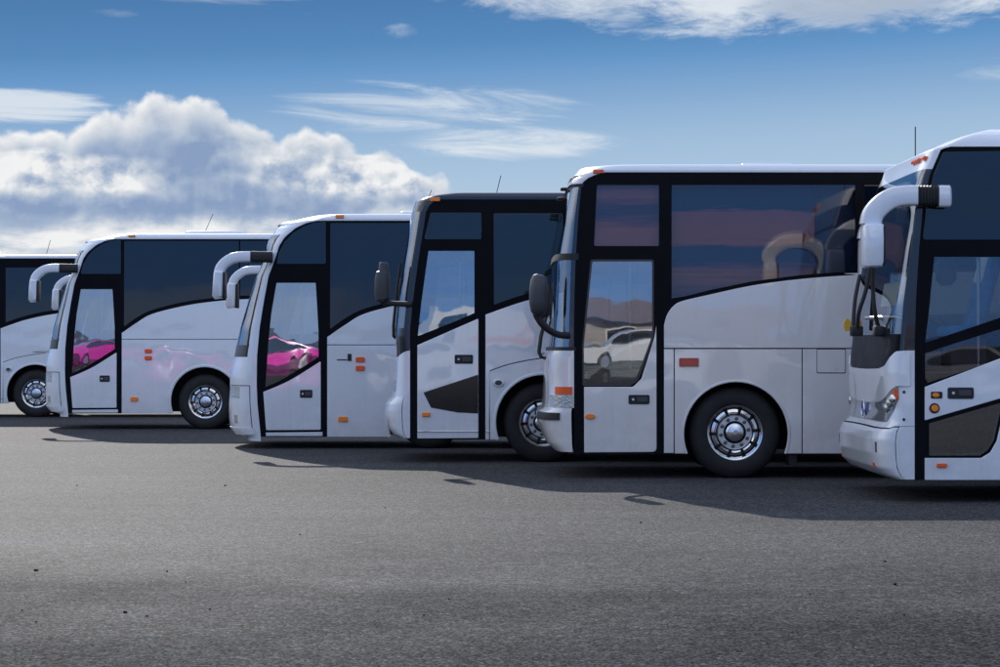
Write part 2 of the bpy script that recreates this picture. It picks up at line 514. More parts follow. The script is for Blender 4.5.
        from_bm('dashboard', bm, M['dash'], r, auto=40)
        # seat
        st = box('driver_seat', x0 + 0.85, x0 + 1.32, 1.55, 2.05, 1.42, 1.54, M['seat'], r, 0.05, 3)
        bm = bmesh.new(); box_bm(bm, -0.06, 0.06, 1.56, 2.04, 0.0, 0.72, 0.05, 3)
        for v in bm.verts: v.co = Vector((v.co.x + x0 + 1.28 + v.co.z * 0.18, v.co.y, v.co.z + 1.52))
        from_bm('backrest', bm, M['seat'], st, auto=40)
        bm = bmesh.new(); box_bm(bm, x0 + 0.95, x0 + 1.2, 1.65, 1.95, 1.2, 1.42)
        from_bm('seat_base', bm, M['dash'], st)
        # steering wheel
        bm = bmesh.new(); n = 28; rings = []
        c = Vector((x0 + 0.66, 1.8, dash_z + 0.30)); ax = Vector((-0.55, 0, -0.83)).normalized()
        u = Vector((0, 1, 0)); v_ = ax.cross(u).normalized()
        for k in range(n):
            a = 2 * math.pi * k / n; d = u * math.cos(a) + v_ * math.sin(a); ring = []
            for j in range(6):
                b = 2 * math.pi * j / 6
                ring.append(bm.verts.new(c + d * (0.22 + 0.016 * math.cos(b)) + ax * 0.016 * math.sin(b)))
            rings.append(ring)
        for k in range(n):
            a, b = rings[k], rings[(k + 1) % n]
            for j in range(6): bm.faces.new((a[j], a[(j + 1) % 6], b[(j + 1) % 6], b[j]))
        sweep(bm, [c - u * 0.21, c + u * 0.21], 0.02, 0.015, 6)
        sweep(bm, [c, c + ax * 0.3], 0.03, 0.03, 8)
        from_bm('steering_wheel', bm, M['rubber'], r, smooth=True)
        tube('grab_pole', [(x0 + 0.62, 0.16, 1.2), (x0 + 0.62, 0.16, 2.5)], 0.017, 0.017, M['steel'], r, 10)
        bm = bmesh.new(); box_bm(bm, max(x0 + 0.1, s.cx(s.zr - 0.06) + 0.08), max(x0 + bulk, s.cx(s.zr - 0.06) + 0.5), 0.1, W - 0.1, s.zr - 0.08, s.zr - 0.05)
        from_bm('ceiling_panel', bm, M[lining], r)
    def wheel(s, x, z, rad, far=False, nuts=False):
        sg = -1 if far else 1
        y0 = W - 0.055 if far else 0.055
        c = (x, y0, z)
        k = rad / 0.5
        hub = lathe('wheel', [(0.0, 0.20), (0.20 * k, 0.20), (0.20 * k, 0.13), (0.262 * k, 0.12), (0.262 * k, 0.26), (0.0, 0.26)], M['greyplastic'], s.root, 40, c, sgn=sg)
        lathe('tyre', [(0.300 * k, 0.035), (0.315 * k, 0.012), (0.36 * k, 0.0), (0.43 * k, 0.006), (0.468 * k, 0.028), (0.488 * k, 0.045), (0.5 * k, 0.075), (0.5 * k, 0.25), (0.485 * k, 0.28), (0.40 * k, 0.30), (0.28 * k, 0.29), (0.28 * k, 0.05), (0.300 * k, 0.035)], M['tyre'], hub, 72, c, sgn=sg)
        lathe('rim', [(0.262 * k, 0.12), (0.272 * k, 0.055), (0.284 * k, 0.030), (0.302 * k, 0.026), (0.306 * k, 0.034), (0.300 * k, 0.045)], M['chrome'], hub, 64, c, sgn=sg)
        # dished disc: hand-hole and groove shade painted as dark faces, bright flange
        disc = lathe('wheel_disc', [(0.262 * k, 0.100), (0.252 * k, 0.085), (0.222 * k, 0.080), (0.205 * k, 0.088), (0.192 * k, 0.090), (0.188 * k, 0.062), (0.180 * k, 0.054), (0.124 * k, 0.054), (0.118 * k, 0.075), (0.100 * k, 0.078)], [M['chrome'], M['under'], M['steel']], hub, 80, c, sgn=sg)
        for p in disc.data.polygons:
            q = p.center; rr_ = math.hypot(q.x - x, q.z - z) / k; an = math.degrees(math.atan2(q.z - z, q.x - x)) % 36
            if 0.19 < rr_ < 0.213 or rr_ < 0.123 and rr_ > 0.1: p.material_index = 1
            elif rr_ >= 0.213 and (an < 9 or (rr_ > 0.25)): p.material_index = 1
            elif rr_ < 0.19: p.material_index = 2
        lathe('hub_cap', [(0.112 * k, 0.072), (0.104 * k, 0.035), (0.098 * k, 0.014), (0.088 * k, 0.006), (0.06 * k, 0.002), (0.03 * k, 0.000), (0.026 * k, -0.008), (0.0, -0.008)], M['chrome'], hub, 40, c, sgn=sg)
        if nuts:
            for q in range(10):
                a = 2 * math.pi * (q + 0.3) / 10
                nx, nz = x + 0.152 * k * math.cos(a), z + 0.152 * k * math.sin(a)
                lathe('lug_nut', [(0.023 * k, 0.056), (0.022 * k, 0.044), (0.017 * k, 0.042), (0.016 * k, 0.026), (0.012 * k, 0.022), (0.0, 0.022)], M['nut'], hub, 8, (nx, c[1], nz), sgn=sg)
        return hub
    def arch_lip(s, x, z, rad, skirt, mat, w=0.035):
        a0 = math.asin(max(-1, min(1, (skirt - z) / rad)))
        path = [(x + rad * math.cos(a0 + (math.pi - 2 * a0) * k / 32), -0.012, z + rad * math.sin(a0 + (math.pi - 2 * a0) * k / 32)) for k in range(33)]
        tube('arch_lip', path, w / 2, 0.014, mat, s.root, 8, 2.5)
    def lamp(s, name, x0, y0, x1, y1, mat, oval=False, y=-0.012, th=0.022, parent=None, base=None):
        if oval:
            cx, cz = s.x((x0 + x1) / 2), s.z((y0 + y1) / 2); a, b = (x1 - x0) / 2 / s.sc, (y1 - y0) / 2 / s.sc
            poly = [(cx + a * math.cos(2 * math.pi * k / 24), cz + b * math.sin(2 * math.pi * k / 24)) for k in range(24)]
        else: poly = rnd(s.rect(x0, y0, x1, y1), 0.012)
        return slab(name, poly, y - th, y + 0.002, mat, parent or s.root, bev=0.005)
    def handle(s, x0, y0, x1, y1, y, parent):
        h = slab('door_handle', rnd(s.rect(x0, y0, x1, y1), 0.02), y - 0.008, y + 0.002, M['rubber'], parent, bev=0.003)
        w = x1 - x0; hh = y1 - y0
        slab('latch', rnd(s.rect(x0 + w * .42, y0 + hh * .25, x1 - w * .1, y1 - hh * .25), 0.008), y - 0.016, y - 0.007, M['greyplastic'], h, bev=0.003)
        cx, cz = s.x(x0 + w * .22), s.z((y0 + y1) / 2)
        slab('lock', [(cx + 0.014 * math.cos(2 * math.pi * k / 14), cz + 0.014 * math.sin(2 * math.pi * k / 14)) for k in range(14)], y - 0.014, y - 0.007, M['steel'], h, bev=0.002)
    def wiper(s, pts, r=0.014):
        w = tube('wiper', pts, r, r, M['rubber'], s.root, 8)
        return w

def arc_path(pts, sub=6): return spline(pts, sub)

# ================================================================== coach A (second and third from the left)
def coach_a():
    c = Coach('coach', 'white coach with pink car mirrored in its door, beside the black roofed coach', 260.5, 70.7, 1.523)
    c.white = M['white']; r = c.root
    c.rr = 0.11
    zr, H = c.z(219.3), c.z(213.5)
    c.nose([(260.8, 437), (257.5, 405), (256.6, 385), (257, 356), (259.5, 328), (264, 300), (268.5, 276), (272.5, 266), (276, 256), (279, 246), (284.7, 237), (295.5, 228), (307, 222.6), (321, 219.9), (333, 219.2), (350, 213.4)],
           [(352, 213.4), (331, 213.7), (311, 216.3), (291, 220.8), (279, 226.2), (275, 229.8), (273.6, 233.4), (266.7, 251.4), (261, 267.6), (248.7, 300), (239.7, 330), (234, 358.7), (231.5, 366.8), (229.9, 374), (230.0, 388.4), (229, 406.4), (229.3, 420.8), (230.8, 428), (236, 433.4), (248, 436)],
           2.5, zr, H, 0.5)
    skirt = 0.28
    c.wline = [(.945, 1.69), (1.2, 1.865), (1.47, 2.02), (2.0, 2.157), (2.52, 2.238), (3.21, 2.287), (5, 2.34), (12, 2.36)]
    wx, wz, wr = 2.40, 0.485, 0.485
    dg = c.P([(276.6, 282.9), (315.8, 282.9), (318.4, 330), (318.6, 357)] + spline([(318.6, 357), (299.2, 369.2), (279.4, 381), (265.5, 387)], 4)[1:] + [(267.0, 365), (268.8, 338), (271.5, 313)])
    fh = [(0.15, 1.75), (1.9, 1.75), (1.9, 3.2), (0.72, 3.2), (0.45, 2.9)]
    c.shell(M['roofwhite'], [dg], [(wx, 0.50, 0.60, 0), (9.2, 0.50, 0.60, 0)], skirt, fh)
    c.cabin()
    # nose panels
    zs, zt = c.z(357), c.z(234.5)
    tg = 21
    c.patch('nose_panel', 0, 180, skirt - 0.06, lambda t: c.z(344) if t < 16 or t > 164 else c.z(357), c.white, nz=26, nt=72)
    c.patch('screen_pillar', 0, 16, c.z(344), zt, c.white, nz=30, nt=8)
    c.patch('screen_pillar', 164, 180, c.z(344), zt, c.white, nz=30, nt=8)
    c.patch('nose_cap', 0, 180, zt, zr, c.white, nz=12, nt=60)
    c.patch('screen_seal', 16, tg, zs, zt, M['rubber'], nz=30, nt=3)
    c.patch('screen_seal', 180 - tg, 164, zs, zt, M['rubber'], nz=30, nt=3)
    ws = c.patch('windscreen', tg, 180 - tg, c.z(345), zt, M['screen'], nz=30, nt=50)
    c.patch('lower_band', tg, 180 - tg, zs, c.z(345), M['greyplastic'], ws, nz=4, nt=50)
    # headlight, bumper seam, fog lamp
    for a, b in ((30, 62), (118, 150)):
        c.patch('headlight', a, b, lambda t: c.z(398), lambda t: c.z(386.5), M['lens'], nz=4, nt=12, off=0.008, thick=0.03)
        c.patch('fog_lamp', (a + 6) if a < 90 else a + 10, (a + 14) if a < 90 else a + 18, c.z(423), c.z(415), M['lens'], nz=3, nt=4, off=0.008, thick=0.03)
    c.patch('bumper', 10, 170, c.z(434.5), c.z(428), c.white, nz=3, nt=60, off=0.012, thick=0.03)
    c.patch('bumper_seam', 8.5, 9.6, c.z(434), c.z(386), M['rubber'], nz=8, nt=2, off=0.003)
    c.patch('bumper_seam', 8.5, 60, c.z(386), c.z(385.3), M['rubber'], nz=1, nt=20, off=0.003)
    # door
    leaf = c.P([(263.4, 392)] + spline([(263.4, 392), (278, 386), (292, 379.2), (306.4, 370.4), (320.8, 361.2)], 4)[1:] + [(320.8, 429.8), (266.2, 430.2)])
    d = slab('door', rnd(leaf, [0.01] + [0] * (len(leaf) - 4) + [0.02, 0.02, 0.02]), -0.016, 0.0, c.white, r, bev=0.004)
    slab('door_glass', dg, -0.008, -0.003, M['brightglass'], d, tilt=0.004)
    zf = c.P([(322.5, 432), (266, 432.6), (266, 436), (322.5, 436)])
    slab('door_sill', zf, -0.014, 0.0, c.white, r, bev=0.003)
    c.handle(300, 389.8, 312.5, 397.8, -0.016, d)
    # glazing
    slab('side_window', rnd(c.P([(276.5, 264), (279.5, 252), (285, 241.5), (293, 233), (303, 226.5), (314, 222.8), (326, 221.4), (326, 264)]), 0.02), -0.006, 0.0, M['pane'], r, bev=0.003)
    wl = [(x, z + 0.06) for x, z in c.wline if x > 1.0]
    top = zr - 0.05
    lo = spline([(0.985, 1.80), (1.2, 1.955), (1.47, 2.09), (2.0, 2.225), (2.52, 2.30), (3.0, 2.335)], 4)
    slab('side_window', rnd([(0.985, top), ] + lo + [(3.0, top)], 0.02), -0.006, 0.0, M['pane'], r, bev=0.003)
    slab('side_window', [(3.02, top), (3.02, 2.34), (5.2, 2.40), (5.2, top)], -0.006, 0.0, M['pane'], r, bev=0.003)
    for a in (5.22, 7.2, 9.2): slab('side_window', [(a, top), (a, 2.41), (a + 1.96, 2.42), (a + 1.96, top)], -0.006, 0.0, M['pane'], r, bev=0.003)
    # white cladding
    up = spline(c.wline, 5)
    pl = 1.585
    slab('side_panel', [(0.945, pl)] + up + [(L, pl)], -0.014, 0.0, c.white, r, bev=0.004)
    slab('roof_rail', [(c.cx(zr - 0.02) + 0.05, zr - 0.02), (L, zr - 0.02), (L, zr + 0.01), (c.cx(zr - .02) + 0.05, zr + 0.01)], -0.008, 0.0, M['roofwhite'], r, bev=0.002)
    def lower(x0, x1, arch):
        pts = [(x0, pl - 0.010), (x0, skirt)]
        if arch:
            ax, az, ar = arch; a0 = math.asin((skirt - az) / ar)
            pts += [(ax + ar * math.cos(math.pi - a0 - (math.pi - 2 * a0) * k / 32), az + ar * math.sin(math.pi - a0 - (math.pi - 2 * a0) * k / 32)) for k in range(33)]
        pts += [(x1, skirt), (x1, pl - 0.010)]
        slab('side_panel', pts, -0.014, 0.0, c.white, r, bev=0.004)
    lower(0.945, 3.6, (wx, 0.50, 0.61)); lower(3.608, 5.6, None); lower(5.608, 7.6, None); lower(7.608, 11.98, (9.2, 0.5, 0.61))
    c.arch_lip(wx, 0.50, 0.615, skirt, c.white, 0.05)
    for x_ in (wx, 9.2):
        c.wheel(x_, wz, wr, nuts=x_ == wx); c.wheel(x_, wz, wr, True)
    # lamps (second coach's pixels, 57 px per metre, turned to metres)
    def q(px, py): return ((px - 68) / 57.0, 1.41 + (349 - py) / 57.0)
    for (a, b, e, g, m, nm) in ((144.8, 349, 152.2, 353.2, M['orange'], 'side_lamp'), (144.8, 356, 152.2, 360.2, M['orange'], 'side_lamp'), (130.7, 397, 138.3, 401.4, M['amber'], 'side_marker')):
        p0, p1 = q(a, g), q(e, b)
        slab(nm, rnd([p0, (p1[0], p0[1]), p1, (p0[0], p1[1])], 0.025), -0.034, -0.012, m, r, bev=0.006)
    p0, p1 = (c.x(335.6), c.z(218.2)), (c.x(344), c.z(215))
    slab('marker_light', rnd([p0, (p1[0], p0[1]), p1, (p0[0], p1[1])], 0.01), -0.02, 0.03, M['amber'], r, bev=0.004)
    # roof hatch and aerial
    a0, a1 = (178 - 68) / 57.0, (239 - 68) / 57.0
    bm = bmesh.new(); box_bm(bm, a0, a1, 0.75, 1.75, H - 0.03, H + 0.085, 0.05, 3)
    from_bm('roof_hatch', bm, M['roofwhite'], r, auto=40)
    tube('antenna', [(2.2, 1.25, H), (2.38, 1.25, H + 0.42)], 0.005, 0.005, M['rubber'], r, 6)
    # mirrors
    def arm(y, dx, dz, nm='mirror_arm', k=1.0):
        T = lambda p: (c.x(p[0]) + dx, y, c.z(p[1]) + dz)
        P = [T(p) for p in spline([(251.5, 256.8), (242, 257), (233.5, 258.5), (226.5, 262.5), (221.8, 267.8), (220, 273)], 4)]
        a = tube(nm, P, 0.073 * k, 0.070, c.white, r, 20, 6)
        tube('arm_collar', [T((273, 257.4)), T((262, 257.2)), T((251.4, 256.9))], 0.079, 0.073, M['rubber'], a, 14, 4)
        h = tube('mirror_head', [T((220.6, 271.5)), T((220.4, 273)), T((219.6, 284)), T((219.0, 296)), T((219.4, 298.6))], [0.06, 0.075, 0.078, 0.078, 0.055], [0.10, 0.12, 0.12, 0.12, 0.09], c.white, a, 16, 5)
        bm = bmesh.new()
        p, q_ = T((223.9, 272.5)), T((226.8, 298.5))
        box_bm(bm, p[0], q_[0], y - 0.115, y + 0.115, q_[2], p[2], 0.012, 2)
        from_bm('mirror_back', bm, M['rubber'], a, auto=40)
    arm(-0.08, 0, 0); arm(W + 0.08, -0.14, -0.09, k=0.85)
    # wiper
    T = lambda px, py, y: (c.x(px), y, c.z(py))
    c.wiper([T(248.6, 301, 0.55), T(241, 325, 0.5), T(233, 348, 0.5), T(232.2, 354.5, 0.52), T(236, 358, 0.6)], 0.018)
    return c

# ================================================================== coach B (black roofed one, and the far left one with a white roof)
def coach_b(white_roof=False):
    c = Coach('coach', 'white coach with black roof and a black slanted panel on its door', 410, 80.5)
    c.white = M['white']; r = c.root; c.rr = 0.09
    zr, H = c.z(197.2), c.z(192)
    c.nose([(410, 442), (410, 330), (413, 300), (418, 262), (421.5, 240), (426, 212), (429, 206), (434, 201), (441, 198), (452, 195), (470, 192)],
           [(489, 191.8), (460, 193.2), (442, 194.5), (424, 197.6), (418.6, 200), (414.2, 206), (412.4, 211.6), (406, 247.6), (399, 290.8), (395.4, 326.8), (395.4, 340), (396, 356), (395.2, 362.5), (393.6, 390), (392, 396.5), (391, 397), (386, 402.4), (385, 410), (385.2, 417), (387.8, 427.6), (393, 434), (401.5, 437), (407, 438.5)],
           3.5, zr, H, 0.5)
    skirt = 0.285
    c.wline = [(.938, 1.835), (1.2, 1.93), (1.46, 2.012), (1.85, 2.10), (2.3, 2.165), (3, 2.22), (5, 2.26), (12, 2.28)]
    wx, wz, wr = 1.655, 0.495, 0.495
    dg = c.P([(428.5, 251), (474.4, 251), (474.4, 313), (450, 323.5), (417.8, 336), (421.5, 302)])
    fh = [(0.2, 1.75), (1.6, 1.75), (1.6, 3.1), (0.38, 3.1)]
    c.shell(M['roofwhite'] if white_roof else M['blackgloss'], [dg], [(wx, 0.50, 0.59, 0), (8.6, 0.50, 0.59, 0)], skirt, fh)
    c.cabin('liningmid', bulk=1.3)
    tg = 9
    zt, zs = c.z(211.5), c.z(328)
    c.patch('nose_cap', 0, 180, zt, zr, M['blackgloss'], nz=10, nt=60)
    c.patch('screen_pillar', 0, tg, zs, zt, M['blackgloss'], nz=24, nt=6)
    c.patch('screen_pillar', 180 - tg, 180, zs, zt, M['blackgloss'], nz=24, nt=6)
    ws = c.patch('windscreen', tg, 180 - tg, zs, zt, M['screen'], nz=24, nt=50)
    zf = lambda t: c.z(350.5) - (c.z(350.5) - c.z(357)) * min(1, min(t, 180 - t) / 35)
    c.patch('lower_band', 0, 180, zf, zs, M['blackgloss'], nz=5, nt=50)
    c.patch('nose_panel', 0, 180, c.z(397), zf, c.white, nz=10, nt=60)
    c.patch('bumper', 6.5, 173.5, c.z(438), c.z(397), c.white, nz=24, nt=60)
    for a, b in ((0, 5.6), (174.4, 180)): c.patch('bumper_corner', a, b, c.z(438), c.z(397), c.white, nz=16, nt=5)
    for a, b in ((38, 62), (118, 142)): c.patch('headlight', a, b, c.z(392), c.z(380), M['lens'], nz=4, nt=10, off=0.008, thick=0.03)
    # door
    d = slab('door', rnd(c.P([(417.4, 345.3), (478.4, 318.6), (478.4, 438), (417.4, 438.5)]), 0.012), -0.016, 0.0, c.white, r, bev=0.004)
    slab('door_glass', rnd(dg, 0.01), -0.008, -0.003, M['doorglass'], d, tilt=0.006)
    slab('smoked_panel', rnd(c.P([(423.5, 392.5), (478.2, 374.5), (478.2, 413.5), (458, 412.5), (431, 407.6)]), 0.012), -0.021, -0.015, M['decal'], d, bev=0.002)
    slab('trim_strip', c.P([(417.6, 430.8), (478.2, 430.8), (478.2, 432.2), (417.6, 432.2)]), -0.026, -0.015, M['chrome'], d, bev=0.003)
    c.handle(454.6, 354.7, 473, 363.8, -0.016, d)
    c.lamp('door_marker', 422, 412.4, 430.3, 416.6, M['amber'], parent=d, y=-0.014)
    # glazing
    slab('side_window', rnd(c.P([(430.5, 212.5), (481.5, 212.5), (481.5, 239.5), (424.5, 239.5)]), 0.02), -0.006, 0.0, M['paneteal'], r, bev=0.003)
    top = c.z(213.5)
    lo = spline([(1.04, 1.955), (1.25, 2.03), (1.5, 2.105), (1.9, 2.19), (2.5, 2.26), (2.8, 2.285)], 4)
    slab('side_window', rnd([(1.04, top)] + lo + [(2.8, top)], 0.02), -0.006, 0.0, M['paneteal'], r, bev=0.003)
    for a in (2.84, 4.9, 6.96, 9.02): slab('side_window', [(a, top), (a, 2.33), (a + 2.0, 2.35), (a + 2.0, top)], -0.006, 0.0, M['paneteal'], r, bev=0.003)
    # cladding: upper panel down to a sloping seam, fender below it
    seam = [(0.99, 1.137), (1.18, 1.205), (1.40, 1.258), (1.61, 1.293), (1.9, 1.33), (2.4, 1.36), (12, 1.38)]
    up = spline(c.wline, 5)
    sm = spline([(a, b + 0.005) for a, b in seam], 4)
    slab('side_panel', [(0.938, skirt), (0.938, 1.835)] + up[1:] + sm[::-1] + [(0.982, skirt)], -0.014, 0.0, c.white, r, bev=0.004)
    sm2 = [(a, b - 0.007) for a, b in spline(seam, 4)]
    def arch(ax, az, ar): 
        a0 = math.asin((skirt - az) / ar)
        return [(ax + ar * math.cos(math.pi - a0 - (math.pi - 2 * a0) * k / 32), az + ar * math.sin(math.pi - a0 - (math.pi - 2 * a0) * k / 32)) for k in range(33)]
    cut = [p for p in sm2 if p[0] < 3.0]
    slab('side_panel', [(0.994, skirt)] + arch(wx, 0.50, 0.60) + [(3.0, skirt), (3.0, 1.36)] + cut[::-1], -0.014, 0.0, c.white, r, bev=0.004)
    slab('side_panel', [(3.008, skirt), (7.2, skirt), (7.2, 1.362), (3.008, 1.355)], -0.014, 0.0, c.white, r, bev=0.004)
    slab('side_panel', [(7.208, skirt)] + arch(8.6, 0.50, 0.60) + [(11.98, skirt), (11.98, 1.37), (7.208, 1.36)], -0.014, 0.0, c.white, r, bev=0.004)
    c.arch_lip(wx, 0.50, 0.605, skirt, c.white, 0.04)
    slab('trim_strip', c.P([(485.8, 430.8), (489.3, 430.8), (489.3, 432.2), (485.8, 432.2)]), -0.024, -0.013, M['chrome'], r, bev=0.002)
    lm = c.lamp('side_lamp', 493, 379, 504, 386.8, M['steel'], True)
    c.lamp('lens', 495, 380.4, 502, 385.4, M['greyplastic'], True, y=-0.03, th=0.01, parent=lm)
    c.lamp('marker_light', 430, 197.6, 440, 201.4, M['amber'], y=-0.004)
    for x_ in (wx, 8.6):
        c.wheel(x_, wz, wr, nuts=x_ == wx); c.wheel(x_, wz, wr, True)
    if not white_roof:
        tube('antenna', [(c.x(495), 1.2, H), (c.x(501), 1.2, H + 0.30)], 0.005, 0.005, M['rubber'], r, 6)
        slab('roof_rail', [(0.35, zr - 0.03), (L, zr - 0.03), (L, zr + 0.008), (0.35, zr + 0.008)], -0.007, 0.0, M['blackgloss'], r, bev=0.002)
    else:
        slab('roof_rail', [(0.35, zr - 0.012), (L, zr - 0.012), (L, zr + 0.018), (0.35, zr + 0.018)], -0.009, 0.0, M['roofwhite'], r, bev=0.002)
        tube('antenna', [(1.62, 1.2, H), (1.72, 1.2, H + 0.36)], 0.006, 0.006, M['rubber'], r, 6)
    # mirrors: dark pods on low arms
    def pod(y, dx, dz):
        T = lambda p, yy=0: (c.x(p[0]) + dx, y + yy, c.z(p[1]) + dz)
        a = tube('mirror_arm', [T((382, 301)), T((386, 303.2)), T((396, 304)), T((407, 304.4)), T((412, 304.4))], 0.034, 0.035, M['rubber'], r, 10, 3)
        tube('mirror_head', [T((383.6, 271.5)), T((383.5, 273)), T((382.9, 280)), T((382.9, 293)), T((383.6, 299.5)), T((384.5, 302))], [0.06, 0.082, 0.094, 0.098, 0.09, 0.05], [0.09, 0.11, 0.12, 0.12, 0.11, 0.07], M['greyplastic'], a, 18, 3.2)
        tube('wide_mirror', [T((384.2, 262.6)), T((384.2, 264)), T((384.2, 270)), T((384.2, 273.2))], [0.045, 0.056, 0.062, 0.066], [0.07, 0.09, 0.095, 0.1], M['greyplastic'], a, 16, 3.2)
    pod(-0.14, 0, 0); pod(W + 0.14, 0.16, 0)
    T = lambda px, py, y: (c.x(px), y, c.z(py))
    c.wiper([T(398.6, 262, 0.5), T(395, 290, 0.5), T(391.6, 325, 0.5), T(391.6, 336, 0.5), T(396, 340, 0.6)], 0.02)
    return c

# ================================================================== coach C (second from right)
def coach_c():
    c = Coach('coach', 'off-white coach with two-part windscreen and black pod mirror, whole front wheel in view', 574, 92.0)
    c.white = M['warmwhite']; r = c.root; c.rr = 0.12
    zr, H = c.z(171), c.z(163.6)
    c.nose([(574, 455), (574, 330), (574.5, 290), (575.5, 262), (578, 220), (581, 188), (582.5, 182.5), (588, 178), (597, 174), (612, 171.3), (640, 165), (660, 163.5)],
           [(664, 163.4), (640, 164.4), (625, 165), (604, 167.6), (586, 170.4), (577, 174), (571.8, 178.9), (569, 184.3), (565.5, 194.2), (559, 223), (553.8, 251.7), (551.8, 262.5), (551.3, 280), (549.8, 310), (547.9, 340), (546, 350), (543.8, 355), (543.2, 385), (542.4, 404), (541, 406.6), (537, 408.4), (535.8, 414), (536.4, 419), (539.5, 427.7), (544.4, 439.4), (552, 447), (562, 450.6), (572, 452)],
           3.8, zr, H, 1.25)
    skirt = c.z(453.5)
    c.wline = c.P([(664, 348), (664, 325), (667, 315), (673, 306.5), (682, 301.2), (710, 294.6), (752, 285.6), (800, 279.2), (854, 275.2), (920, 272.5)]) + [(12, 2.26)]
    wx, wz, wr = c.x(735.8), 0.5, 0.5
    ar_, az_ = 0.565, c.z(434)
    dg = rnd(c.P([(592.4, 261.6), (652, 261.6), (652, 336), (641, 366), (636, 378), (629, 382.5), (584, 382.5), (583.8, 345)]), [0.02, 0.02, 0.1, 0, 0.05, 0.05, 0.02, 0.05])
    up_pane = rnd(c.P([(597, 185), (659, 185), (659, 246), (594, 246)]), 0.02)
    mw_lo = [(855, 271), (800, 275.2), (752, 281.4), (710, 290), (685, 296.4), (671.6, 298.5)]
    main = c.P([(671.6, 185), (855, 185)] + mw_lo)
    fh = [(0.15, 1.6), (1.4, 1.6), (1.4, 3.15), (0.25, 3.15)]
    c.shell(M['roofwhite'], [dg, up_pane, main], [(wx, az_, ar_, 0), (9.0, az_, ar_, 0)], skirt, fh)
    c.cabin('liningdark', bulk=0.98)
    # inner panels added behind the tinted panes to carry mauve and blue bands
    def band_mat(name, stops):
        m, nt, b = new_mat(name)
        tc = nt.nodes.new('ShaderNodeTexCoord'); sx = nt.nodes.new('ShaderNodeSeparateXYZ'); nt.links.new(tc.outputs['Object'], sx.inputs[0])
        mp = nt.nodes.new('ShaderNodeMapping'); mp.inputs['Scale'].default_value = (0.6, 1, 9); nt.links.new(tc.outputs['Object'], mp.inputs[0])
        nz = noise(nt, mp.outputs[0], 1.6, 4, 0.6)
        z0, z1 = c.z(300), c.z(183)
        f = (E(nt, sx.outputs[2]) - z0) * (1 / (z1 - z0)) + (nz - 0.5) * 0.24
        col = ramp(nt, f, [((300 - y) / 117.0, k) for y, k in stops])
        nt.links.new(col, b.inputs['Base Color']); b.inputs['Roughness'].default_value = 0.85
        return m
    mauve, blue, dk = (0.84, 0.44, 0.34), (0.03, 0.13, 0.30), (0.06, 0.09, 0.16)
    bm1 = band_mat('striped_sun_blind', [(300, (0.16, 0.15, 0.18)), (288, (0.40, 0.27, 0.25)), (274, (0.82, 0.43, 0.33)), (262, blue), (247, blue), (241, (0.84, 0.41, 0.33)), (226, mauve), (212, (0.72, 0.40, 0.40)), (208, blue), (184, (0.025, 0.09, 0.22))])
    bm2 = band_mat('mauve_sun_blind', [(300, mauve), (246, (0.90, 0.48, 0.40)), (228, (0.95, 0.46, 0.36)), (216, (0.16, 0.17, 0.32)), (208, (0.14, 0.16, 0.32)), (198, (0.80, 0.44, 0.44)), (184, (0.6, 0.36, 0.44))])
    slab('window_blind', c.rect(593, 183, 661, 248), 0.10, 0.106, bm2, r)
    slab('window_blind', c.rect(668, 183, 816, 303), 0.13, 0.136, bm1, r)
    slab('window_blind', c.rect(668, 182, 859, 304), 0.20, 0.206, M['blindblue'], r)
    zt, zs = c.z(187), c.z(347)
    tg = 3
    c.patch('nose_cap', 0, 180, zt + 0.03, zr, c.white, nz=12, nt=60)
    c.patch('screen_seal', 0, 180, zt, zt + 0.035, M['rubber'], nz=3, nt=60, off=0.008, thick=0.02)
    c.patch('screen_pillar', 0, tg, zs, zt, M['blackgloss'], nz=24, nt=4)
    c.patch('screen_pillar', 180 - tg, 180, zs, zt, M['blackgloss'], nz=24, nt=4)
    c.patch('upper_windscreen', tg, 180 - tg, c.z(254), zt, M['screen'], nz=14, nt=60)
    c.patch('screen_divider', 0, 180, c.z(260), c.z(253.5), M['rubber'], nz=4, nt=60, off=0.014, thick=0.03)
    c.patch('windscreen', tg, 180 - tg, zs, c.z(260), M['screen'], nz=16, nt=60)
    c.patch('lower_band', 0, 180, c.z(350.5), zs, M['rubber'], nz=2, nt=60, off=0.004, thick=0.02)
    c.patch('nose_panel', 0, 180, c.z(408), c.z(350.5), c.white, nz=12, nt=60)
    for a, b in ((1.0, 24), (156, 179)):
        c.patch('indicator', a, b, c.z(394.6), c.z(386.8), M['orange'], nz=3, nt=14, off=0.010, thick=0.02)
        c.patch('headlight', a, b + 14 if a < 90 else b, c.z(407.2), c.z(395.2), M['lens'], nz=3, nt=14, off=0.010, thick=0.02)
    c.patch('bumper', 0.4, 179.6, c.z(452), c.z(408), c.white, nz=26, nt=70)
    for a, b in ((12, 66), (114, 168)): c.patch('bumper_strip', a, b, c.z(420), c.z(413), M['rubber'], nz=3, nt=20, off=0.022, thick=0.03)
    # door
    leaf = rnd(c.P([(584, 387), (633, 387), (641.5, 378.5), (654.2, 338), (656.2, 326), (656.5, 452), (584.2, 452.5)]), [0.01, 0.05, 0.03, 0.02, 0, 0.05, 0.01])
    d = slab('door', leaf, -0.016, 0.0, c.white, r, bev=0.005)
    slab('door_glass', dg, -0.008, -0.003, M['doorglass'], d, tilt=0.006)
    slab('glass_frame', rnd(c.P([(590.5, 259.5), (653.8, 259.5), (653.8, 337), (642, 371), (637.5, 381), (630, 386), (582.6, 386), (582.2, 345)]), [0.03, 0.03, 0.1, 0, 0.05, 0.05, 0.02, 0.05]), -0.005, 0.0, M['brown'], d, holes=[dg])
    c.handle(628.4, 394.8, 649.4, 404.2, -0.016, d)
